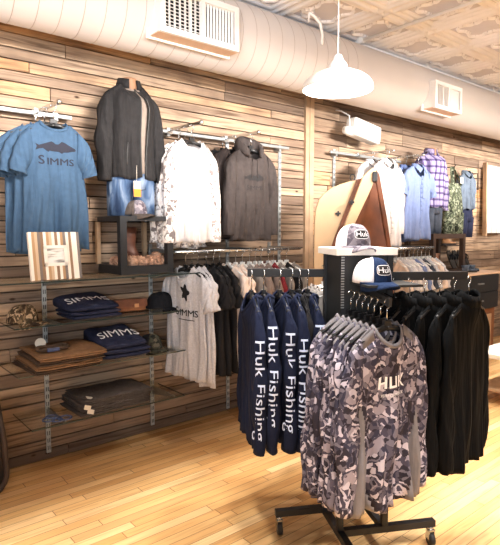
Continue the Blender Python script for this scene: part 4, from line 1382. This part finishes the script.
for k, (x, mt, sl, lab, L) in enumerate(low):
    pr = []
    if k == 0:
        pr = [(flower, M['inkblack'], .03, -.17, 'flower_print'), (simms(.064), M['inkblack'], .035, -.335, 'lettering'), (poly_shape(rect(-.05, 0, .12, .006), .03), M['inkblack'], 0, -.365, 'print_line')]
    wide = .215 if k < 3 else .20
    g, T = garment(lab, 'shirt', (x, -.375 + rr_.uniform(-.012, .012), 1.272), FX + rr_.uniform(-.1, .12) + (.1 if k == 0 else 0), M[mt], 'tee_shirt' if sl == 'short' else 'shirt', 'shirts on the low wall rail', L=L, ws=wide, wh=wide * 1.03,
            sleeve=sl, seed=50 + k, prints=pr, dep=.026, fold=.006, hang='blackplastic' if k < 6 else 'whiteplastic', hook=.124, sb=.026, sk=.98, sout=.0 if k else .01)
    if k in (6, 7):
        so = [q for q in g.children if q.name.startswith('sleeve')][0]
        b = MB(); b.box((-.275, -.032, -.25), (-.23, .032, -.19))
        b.build('sleeve_patch', M['inkblack'], g)

# ------------------------------------------------------------------ four-way floor rack
RY = math.radians(-29)
dv = Vector((math.cos(RY), math.sin(RY), 0)); gv = Vector((math.sin(RY), -math.cos(RY), 0))
rack = thing('garment_rack', 'black wheeled floor rack with arms and white top, holding camouflage, navy and black shirts', 'clothes rack', (2.0, -1.9, 0), RY)
# local frame: x along dv, -y towards the viewer
hx, hy = .112, .112
b = MB(); p = .014
for x in (-hx, hx):
    for y in (-hy, hy):
        b.box((x - p, y - p, .095), (x + p, y + p, 1.42))
b.build('post', M['blackmetal'], rack)
b = MB(); b.box((-hx + p, hy - .004, .62), (hx - p, hy + .004, 1.415)); b.box((-hx - .004, -hy + p, .62), (-hx + .004, hy - p, 1.415)); b.box((hx - .004, -hy + p, .62), (hx + .004, hy - p, 1.415))
b.box((-hx + p, -hy - .004, 1.06), (hx - p, -hy + .004, 1.415))
b.build('core_panel', M['panelblack'], rack)
b = MB()
for k in range(20):
    z = 1.18 + k * .012
    b.box((-hx - .0155, -hy - .0155 + hy * 0, z), (-hx + .0, -hy - .0142, z + .006))
b.build('post_slots', M['zinc'], rack)
LEG = [((-.37, hy), (hx, hy)), ((hx * -1, -hy), (.375, -hy)), ((-hx, hy + .0), (-hx, -.38)), ((hx, -hy), (hx, .38))]
for k, (a0, a1) in enumerate(LEG):
    b = MB(); b.bar((a0[0], a0[1], .108), (a1[0], a1[1], .108), .032, .032); b.build('base_leg', M['blackmetal'], rack)
for (x, y) in ((-.35, hy), (.355, -hy), (-hx, -.36), (hx, .36)):
    cs = MB(); cs.tube([(x, y, .075), (x, y, .092)], .016, 12); cs.box((x - .016, y - .02, .03), (x - .012, y + .012, .078)); cs.box((x + .012, y - .02, .03), (x + .016, y + .012, .078)); cs.box((x - .016, y - .02, .07), (x + .016, y + .012, .078))
    co = cs.build('caster_fork', M['chrome'], rack)
    cs = MB(); cs.tube([(x - .011, y - .008, .03), (x + .011, y - .008, .03)], .03, 20); cs.build('caster_wheel', M['rubber'], co)
AZ = 1.322


def arm(pts, name='rack_arm'):
    b = MB(); b.bar(pts[0], pts[1], .016, .04); o = b.build(name, M['blackmetal'], rack, bevel=.002); return o


arm(((-hx, hy, AZ), (-hx - .40, hy, AZ + .008)))
arm(((hx, -hy, AZ), (hx + .40, -hy, AZ - .004)))
arm(((0, -hy, 1.262), (.0, -hy - .25, 1.235)), 'sloping_arm')
arm(((0, hy, AZ), (.0, hy + .36, AZ)))
b = MB(); b.box((-.152, -.135, 1.42), (.142, .135, 1.452)); b.build('top_shelf', M['whitewood'], rack, bevel=.002)
b = MB(); b.box((-.08, -.32, 1.292), (.17, -hy - .004, 1.302)); b.build('cap_shelf', M['panelblack'], rack)
b = MB()
for k in range(5):
    b.tube([(-.105 + .0 * k, -hy - .01 - .0, 1.2), (-.1, -hy - .03, 1.2)], .003, 6)


def rk(x, y, z):
    return (2.0 + dv.x * x - gv.x * y, -1.9 + dv.y * x - gv.y * y, z)


# navy long-sleeved shirts on the left arm, seen edge-on
YN = RY - PI / 2          # local +x points to the viewer's side
hf = text_shape('Huk Fishing', .058, 1.68, 0, .14)
nav = [(-hx - .385, 'navy', 'leftmost navy long-sleeved shirt with white sleeve lettering', True, .0), (-hx - .325, 'navy', 'second navy long-sleeved shirt from the left, lettered sleeve', True, .0),
       (-hx - .245, 'navy', 'third navy long-sleeved shirt from the left, lettered sleeve', True, -.02), (-hx - .185, 'navy', 'fourth navy long-sleeved shirt from the left, nearly touching the camouflage shirts', True, -.02),
       (-hx - .105, 'navy', 'navy long-sleeved shirt nearest the black rack post', True, -.02)]
for k, (x, mt, lab, tx, dz) in enumerate(nav):
    garment(lab, 'shirt', rk(x, hy - .02, 1.225), YN, M[mt], 'long_sleeved_shirt', 'navy shirts on the left rack arm', L=.69, ws=.20, wh=.20, sleeve='long', sk=1.0, sb=.034, seed=70 + k, dep=.028, fold=.004, hook=.118,
            sleeve_text=(hf, -.40 + .03 * ((k * 2) % 3) + (.0), -.026) if tx else None, sout=.0, tail=.8)
garment('black long-sleeved shirt among the navy shirts on the left rack arm', 'shirt', rk(-hx - .15, hy - .03, 1.225), YN, M['blackcotton'], 'long_sleeved_shirt', 'navy shirts on the left rack arm', L=.72, ws=.17, sleeve='long', sk=.95, seed=78, dep=.022, fold=.003, hook=.118, sb=.022)
# grey shirts on the back arm
for k in range(4):
    garment(['grey shirt nearest the rack on its back arm', 'second grey shirt on the back rack arm', 'third grey shirt on the back rack arm', 'outermost grey shirt on the back rack arm'][k], 'shirt', rk(-.01, hy + .10 + .075 * k, 1.225), RY - .06, M['greyshirt'], 'long_sleeved_shirt', 'grey shirts on the back rack arm',
            L=.72, ws=.20, sleeve='long', seed=80 + k, dep=.022, fold=.004, hang='whiteplastic', hook=.118, sb=.022)
# camouflage shirts on the front sloping arm
NC = 7
for k in range(NC):
    f = k / (NC - 1)
    y = -hy - .03 - .19 * f
    zz = 1.262 - .027 * (.035 + .185 * f) / .25
    last = k == NC - 1
    pr = [(huk_logo(.05), M['inkwhite'], -.005, -.255, 'logo'), (text_shape('PERFORMANCE', .017, 1.1, 0), M['inkwhite'], .0, -.29, 'lettering')] if last else []
    lab = ['camouflage shirt deepest on the front arm, against the rack post', 'second camouflage shirt from the rack post', 'third camouflage shirt from the rack post', 'middle camouflage shirt of the seven on the front arm', 'third camouflage shirt counted from the front one', 'camouflage shirt directly behind the white-logo one', 'mauve and grey camouflage long-sleeved shirt with white chest logo, foremost on rack'][k]
    garment(lab, 'shirt', rk(.0 - .085 * (1 - f), y, zz - .105), math.radians(-6) + .02 * math.sin(k * 2.3), M['camo'], 'long_sleeved_shirt', 'camouflage shirts on the front rack arm', L=.77, ws=.205, wh=.215, sleeve='long', sk=1.07, sb=.018 if not last else .034,
            seed=100 + k, dep=.015 if not last else .038, fold=.006 if not last else .01, side=M['greypanel'], prints=pr, hook=.11, nmat=M['greypanel'], sout=.03)
# black jackets on the right arm
for k in range(6):
    x = hx + .03 + .076 * k
    garment(['black knit top nearest the rack core on the right arm', 'second black knit top from the rack core', 'third black knit top from the rack core', 'fourth black knit top from the rack core', 'fifth black knit top from the rack core', 'outermost black knit top on the right rack arm'][k], 'jacket',
            rk(x, -hy + .0, 1.20), math.radians(4) + .03 * math.sin(k * 1.7), M['deepblack'], 'knit_top', 'black tops on the right rack arm', L=.80, ws=.205, wh=.215, sleeve='long', sk=1.12, sb=.026, seed=120 + k, dep=.026, fold=.006, neck='mock', hook=.115)

# caps on the rack
cap(rk(-.035, -.03, 1.456), RY + math.radians(8), 'grey camouflage trucker cap with dark emblem, on the white rack top', M['capgrey'], M['capwhite'], M['capgrey'], 'Huk', .93, (.085, .036, .052, M['inkblack']), 'trucker_cap', fw=.95)
cap(rk(-.012, -.20, 1.304), RY + math.radians(13), 'navy and white trucker cap with emblem, on the small black shelf', M['capnavy'], M['capwhite'], M['capnavy'], 'Huk', .96, (.08, .036, .05, M['inkblack']), 'trucker_cap', fw=.62)

# ------------------------------------------------------------------ pale boat-shaped display
def bx_(px, py):
    return ((px - 345) * .00781, 1.56 - (py - 231) * .00781)


bo = thing('boat_display', 'pale wooden boat-shaped stand with pointed top and dark hollow inside', 'display stand', (3.26, -.775, 0), math.radians(-39.8))
# local: x across, y away from the viewer
out = [(314, 428), (314, 290), (314, 230), (315, 214), (318, 204), (323, 197), (330, 191.5), (340, 187), (350, 184), (357, 182.5), (350, 202), (335, 242), (325, 272), (321, 300), (320, 428)]
b = MB(); b.prism([bx_(*q) for q in out], .06, .10); b.build('hull_side', M['palewood'], bo, bevel=.006)
edge = [(357, 182.5), (361.5, 181), (339, 241), (329, 272), (325, 300), (323, 428), (319.5, 428), (320.5, 300), (324.5, 272), (334.5, 242)]
b = MB(); b.prism([bx_(*q) for q in edge], .03, .10); b.build('hull_edge', M['redwood'], bo)
gw = [(361, 181), (366, 175), (371, 171.5), (375, 173), (375, 178), (370, 192), (350, 236), (338, 268), (331, 300), (328, 428), (323, 428), (325, 300), (329, 272), (339, 241)]
b = MB(); b.prism([bx_(*q) for q in gw], -.01, .03); b.build('left_gunwale', M['palewood'], bo, bevel=.004)
rg = [(374, 172), (378, 178), (386, 220), (393, 262), (395, 300), (395, 428), (391.5, 428), (391.5, 300), (389.5, 262), (382, 220), (374, 182)]
b = MB(); b.prism([bx_(*q) for q in rg], -.01, .06); b.build('right_gunwale', M['redwood'], bo, bevel=.003)
b = MB()
A0 = bx_(373, 178); kl = bx_(362, 428); kz = bx_(366, 240)
Ls = [bx_(*q) for q in ((350, 236), (338, 268), (331, 300), (328, 428))]; Rs = [bx_(*q) for q in ((384, 220), (390, 262), (392, 300), (392, 428))]
Ks = [bx_(*q) for q in ((369, 226), (364, 262), (362, 300), (361, 428))]; dep_ = (.2, .3, .36, .40)
for side in (Ls, Rs):
    prevp = [(A0[0], .0, A0[1]), (A0[0], .06, A0[1] - .0)]
    for (q, kk, dz) in zip(side, Ks, dep_):
        cur = [(q[0], .03, q[1]), (kk[0], dz, kk[1])]
        b.add([prevp[0], cur[0], cur[1], prevp[1]], [(0, 1, 2, 3)], True); prevp = cur
b.build('hull_inside', M['redwood'], bo, merge=.001, solid=.012)
b = MB(); q = bx_(373, 178); b.box((q[0] - .02, -.03, q[1] - .06), (q[0] + .02, -.008, q[1] + .02)); b.build('bow_fitting', M['blackmetal'], bo, bevel=.008)
for px, py, yy in ((338, 217, .055), (350, 206, -.016)):
    q = bx_(px, py); b = MB(); b.box((q[0] - .02, yy - .012, q[1] - .008), (q[0] + .02, yy + .006, q[1] + .008)); b.box((q[0] - .006, yy - .02, q[1] - .02), (q[0] + .006, yy + .006, q[1] + .02)); b.build('cleat', M['blackmetal'], bo)
q = bx_(353, 180); b = MB(); b.tube([(q[0] + .02 * math.cos(a), .08, q[1] + .025 * math.sin(a)) for a in [2 * PI * k / 16 for k in range(16)]], .004, 6, closed=True); b.build('bow_ring', M['blackmetal'], bo)

# ------------------------------------------------------------------ far wall shirts
G = 'white shirts on the far rail'
garment('white button shirt in front of the far pile, beside light blue shirts', 'shirt', (4.26, -.44, 2.20), 0, M['whitecotton'], 'button_shirt', G, L=.82, ws=.215, sleeve='long', seed=141, neck='button', hook=.095, dep=.035)
garment('white button shirt behind, its left shoulder above the wooden stand', 'shirt', (4.22, -.30, 2.20), 0, M['whitecotton'], 'button_shirt', G, L=.82, ws=.22, sleeve='long', seed=142, neck='button', hook=.095, dep=.035)
G = 'light blue shirts on the far rail'
garment('light blue short-sleeved button shirt, front of the blue pile', 'shirt', (4.76, -.45, 2.185), 0, M['lightblue'], 'button_shirt', G, L=.74, ws=.225, wh=.235, seed=145, neck='button', hook=.11, dep=.04, sout=.03, fd=.12)
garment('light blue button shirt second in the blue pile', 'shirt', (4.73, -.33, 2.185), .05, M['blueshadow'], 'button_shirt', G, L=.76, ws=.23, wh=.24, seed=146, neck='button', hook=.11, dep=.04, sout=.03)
garment('rearmost light blue button shirt, against the plank wall', 'shirt', (4.70, -.22, 2.185), .08, M['lightblue'], 'button_shirt', G, L=.77, ws=.235, wh=.24, seed=147, neck='button', hook=.11, dep=.035, sout=.03)

# cabinet, crate, plaid mannequin
cabz = 1.055
t = thing('drawer_cabinet', 'black two-drawer cabinet with pale top under the far display', 'cabinet', (5.02, -.60, .62))
b = MB(); b.box((0, .02, 0), (1.28, .56, cabz - .62 - .025)); b.build('cabinet_body', M['panelblack'], t)
b = MB(); b.box((-.01, -.01, cabz - .62 - .025), (1.29, .57, cabz - .62)); b.build('cabinet_top', M['beigeboard'], t, bevel=.003)
for k in range(2):
    z0 = .01 + k * .2
    b = MB(); b.box((.01, 0, z0), (1.27, .022, z0 + .19)); o = b.build('drawer', M['blackmetal'], t, bevel=.003)
    b = MB(); b.box((.76, -.02, z0 + .09), (.88, .0, z0 + .105)); b.build('handle', M['zinc'], o)
t = thing('wooden_chest', 'brown wooden chest under the black drawer cabinet', 'chest', (5.0, -.56, 0))
b = MB(); b.box((0, 0, .08), (1.3, .5, .619)); b.build('chest_body', M['brownwood'], t, bevel=.01)
b = MB(); b.box((.05, .05, 0), (1.25, .45, .08)); b.build('plinth', M['darkwood'], t)
b = MB(); b.box((.45, -.012, .14), (1.2, .0, .55)); b.build('front_panel', M['trimwood'], t, bevel=.004)

t = thing('display_box', 'dark wooden open display box with boot, under the plaid-shirt mannequin', 'display box', (5.10, -.44, cabz + .001))
w, dd, hh = .68, .36, .43
b = MB(); p = .05
for (x, y) in ((0, 0), (w - p, 0), (0, dd - p), (w - p, dd - p)):
    b.box((x, y, 0), (x + p, y + p, hh))
for z0, z1 in ((0, .04), (hh - .04, hh)):
    b.box((p, .002, z0), (w - p, .03, z1)); b.box((p, dd - .03, z0), (w - p, dd - .002, z1)); b.box((.002, p, z0), (.03, dd - p, z1)); b.box((w - .03, p, z0), (w - .002, dd - p, z1))
b.build('box_frame', M['darkwood'], t)
b = MB(); b.box((.002, .002, hh), (w - .002, dd - .002, hh + .012)); b.build('top_board', M['darkwood'], t)
boot((5.44, -.26, cabz + .003), math.radians(100), 'brown leather boot inside the dark wooden display box', M['leather'], .22)
pm_, PT, zt2 = mannequin((5.28, -.27, cabz + .445), 0, 'mannequin in violet and white plaid shirt with dark jeans, on dark box', M['plaid'], M['whitecotton'], M['darkjean'], None, jl=.60, pants_len=.36, ws=.215)

# hanging camouflage overalls and denim
t = thing('overalls', 'green leaf-camouflage overalls hanging on the wall right of plaid mannequin', 'overalls', (5.98, -.16, 2.30))
def ringo(cx, rx, ry, z, n=18, cy=0):
    return [(cx + rx * math.cos(2 * PI * j / n), cy + ry * math.sin(2 * PI * j / n), z) for j in range(n)]
b = MB(); b.rings([ringo(0, .13, .045, -.2), ringo(0, .17, .06, -.34), ringo(0, .19, .075, -.5), ringo(0, .185, .075, -.6)])
for s in (-1, 1):
    b.rings([ringo(s * .095, .1, .075, -.55), ringo(s * .1, .098, .07, -.68), ringo(s * .102, .092, .065, -.83)])
b.build('bib_and_legs', M['olive'], t)
for s in (-1, 1):
    b = MB(); b.bar((s * .02, .02, 0.0), (s * .10, -.045, -.22), .045, .006); b.build('strap', M['olive'], t)
b = MB(); b.box((.03, -.07, -.2), (.09, -.064, -.13)); b.build('paper_tag', M['paper'], t)
b = MB(); b.tube([(0, .16, .005), (0, .0, .0), (0, -.02, .02)], .006, 8); b.build('wall_hook', M['blackmetal'], t)
garment('blue-grey denim jacket hanging on wall behind the camouflage overalls', 'jacket', (6.32, -.14, 2.26), 0, M['bluegrey'], 'denim_jacket', None, L=.46, ws=.15, sleeve='long', sk=.62, seed=151, neck='button', hook=.06, dep=.05)
t = thing('hanging_jeans', 'dark blue jeans hanging on the wall below the denim jacket', 'jeans', (6.38, -.11, 1.85))
b = MB(); b.rings([ringo(0, .13, .05, 0), ringo(0, .15, .06, -.14), ringo(0, .15, .06, -.2)])
for s in (-1, 1):
    b.rings([ringo(s * .075, .078, .06, -.15), ringo(s * .07, .07, .05, -.4)])
b.build('denim', M['navyfold'], t)
b = MB(); b.box((-.13, -.054, -.03), (.13, -.048, 0)); b.build('waistband', M['darkjean'], t)
for k, (x, h) in enumerate(((6.60, .16), (6.74, .2))):
    b = MB(); b.tube([(x, -.004, 2.28), (x, -.07, 2.28), (x, -.075, 2.28 - h)], .008, 8); b.sphere((x, -.075, 2.28 - h), .016, 10, 6)
    tag(b.build('wall_hook', M['darkwood']), ['dark peg hook on wall, left of the pair by the white panel', 'dark peg hook on wall, nearest the white panel'][k], 'hook', 'peg hooks')

# white gridded panel at the right edge
t = thing('gridded_panel', 'white gridded hanging panel with wooden side batten at right edge', 'panel', (6.90, -.10, 1.50))
b = MB(); b.box((.03, -.012, 0), (.62, .012, .90)); b.build('panel_cloth', M['whitecotton'], t, bevel=.006)
b = MB()
for k in range(1, 6):
    b.box((.03, -.0145, .9 * k / 6 - .003), (.62, -.012, .9 * k / 6 + .003))
for k in range(1, 4):
    b.box((.03 + .59 * k / 4 - .003, -.0145, 0), (.03 + .59 * k / 4 + .003, -.012, .9))
b.build('grid_stitching', M['beigeboard'], t)
b = MB(); b.bar((-.03, 0, .93), (.0, -.01, -.04), .05, .03, (1, 0, 0)); b.build('batten', M['trimwood'], t)
b = MB(); b.tube([(.1, 0, .9), (.1, .085, .93)], .005, 6); b.tube([(.5, 0, .9), (.5, .085, .93)], .005, 6); b.build('wall_fixing', M['zinc'], t)

# second low rail with white and grey shirts
t = thing('hanging_rail', 'low chrome rail with white-hangered shirts below the light blue shirts', 'rail', (4.22, 0, 1.36))
b = MB(); b.tube([(0, -.50, 0), (.78, -.50, 0)], .014, 12); b.build('rail_tube', M['chrome'], t)
for x in (.04, .74):
    b = MB(); b.bar((x, -.50, 0), (x, -.006, 0), .012, .025); b.build('bracket', M['zinc'], t)
mats = ['creamtee', 'greytee', 'whitecotton', 'whitecotton', 'lightblue', 'whitecotton', 'darkjean', 'greytee', 'creamtee', 'greytee']
ords = ['first', 'second', 'third', 'fourth', 'fifth', 'sixth', 'seventh', 'eighth', 'ninth', 'last']
cn = ['cream', 'pale grey', 'white', 'white', 'light blue', 'white', 'dark blue', 'pale grey', 'cream', 'pale grey']
for k in range(10):
    garment('%s shirt, %s from the left on the rail below the light blue shirts' % (cn[k], ords[k]), 'shirt', (4.27 + .073 * k, -.50, 1.25), FX + rr_.uniform(-.08, .08), M[mats[k]], 'shirt', 'shirts on the far low rail', L=.72, ws=.19, sleeve='short', seed=160 + k,
            dep=.024, fold=.005, hang='whiteplastic', hook=.122, sb=.022)

# shoes on the cabinet top
for k in range(7):
    x = 5.86 + .062 * k
    lab = ['first', 'second', 'third', 'fourth', 'fifth', 'sixth', 'seventh'][k] + ' dark sandal from the left leaning on the black cabinet'
    g = thing('sandal', lab, 'sandal', (x, -.27 + .01 * (k % 2), cabz + .002), 0, 'dark sandals on the cabinet'); g.rotation_euler = (math.radians(-28), 0, math.radians(-14))
    b = MB(); n = 20
    b.prism([(.024 * math.cos(a) * (1 + .12 * math.sin(a)), .135 + .135 * math.sin(a)) for a in [2 * PI * j / n for j in range(n)]], -.009, .009); b.build('sandal_sole', M['sole'], g, bevel=.003)
    b = MB(); b.tube([(-.024, -.012, .14), (-.012, -.035, .175), (.0, -.014, .21), (.012, -.035, .175), (.024, -.012, .14)], .006, 6); b.build('sandal_strap', M['capblack'], g)
for k in range(2):
    boot((5.78 + .13 * k, -.46, cabz + .002), math.radians(70 + 20 * k), ['grey low shoe at left front of the cabinet top', 'grey low shoe beside the sandals on cabinet top'][k], M['bluegrey'], .10, name='shoe', sc=.8)
boot((6.0, -.075, 1.36), math.radians(75), 'tan suede boot hanging on wall beside the dark wooden box', M['tanleather'], .22, sc=.85)
b = MB(); b.box((5.84, -.16, 1.345), (6.16, -.004, 1.359)); tag(b.build('wall_ledge', M['darkwood']), 'small dark wall ledge carrying the tan boot', 'ledge')

# white low bench at the right edge
t = thing('low_bench', 'white painted low bench partly hidden by black tops at right edge', 'bench', (4.50, -1.55, 0))
b = MB(); b.box((0, 0, .42), (.9, .34, .46)); b.build('bench_top', M['whitewood'], t, bevel=.004)
for x in (.02, .84):
    for y in (.02, .28):
        b = MB(); b.box((x, y, 0), (x + .04, y + .04, .42)); b.build('leg', M['whitewood'], t)
b = MB(); b.box((.05, .02, .12), (.85, .32, .14)); b.build('lower_shelf', M['trimwood'], t)

# wooden net-like frame at the lower left edge
t = thing('landing_net', 'brown wooden hoop with dark netting, leaning at lower left edge', 'net', (.72, -.33, 0), math.radians(6))
t.rotation_euler = (math.radians(-7), 0, math.radians(6))
b = MB()
pts = [(-.3, 0, .52), (-.3, 0, .12)] + [(-.18 + .12 * math.cos(a) * 1.0, 0, .13 + .12 * math.sin(a)) for a in [PI + PI / 2 * k / 6 for k in range(7)]]
pts += [(-.03 + .12 * math.cos(a), 0, .13 + .12 * math.sin(a)) for a in [1.5 * PI + PI / 2 * k / 6 for k in range(7)]] + [(.09, 0, .3), (.07, 0, .52)]
b.tube(pts, .016, 10); b.build('wooden_hoop', M['darkwood'], t)
b = MB(); b.box((-.29, .0, .05), (.075, .006, .52)); b.build('netting', M['gap'], t)
b = MB(); b.bar((-.31, 0, .53), (.08, 0, .53), .03, .03); b.build('top_rail', M['darkwood'], t)
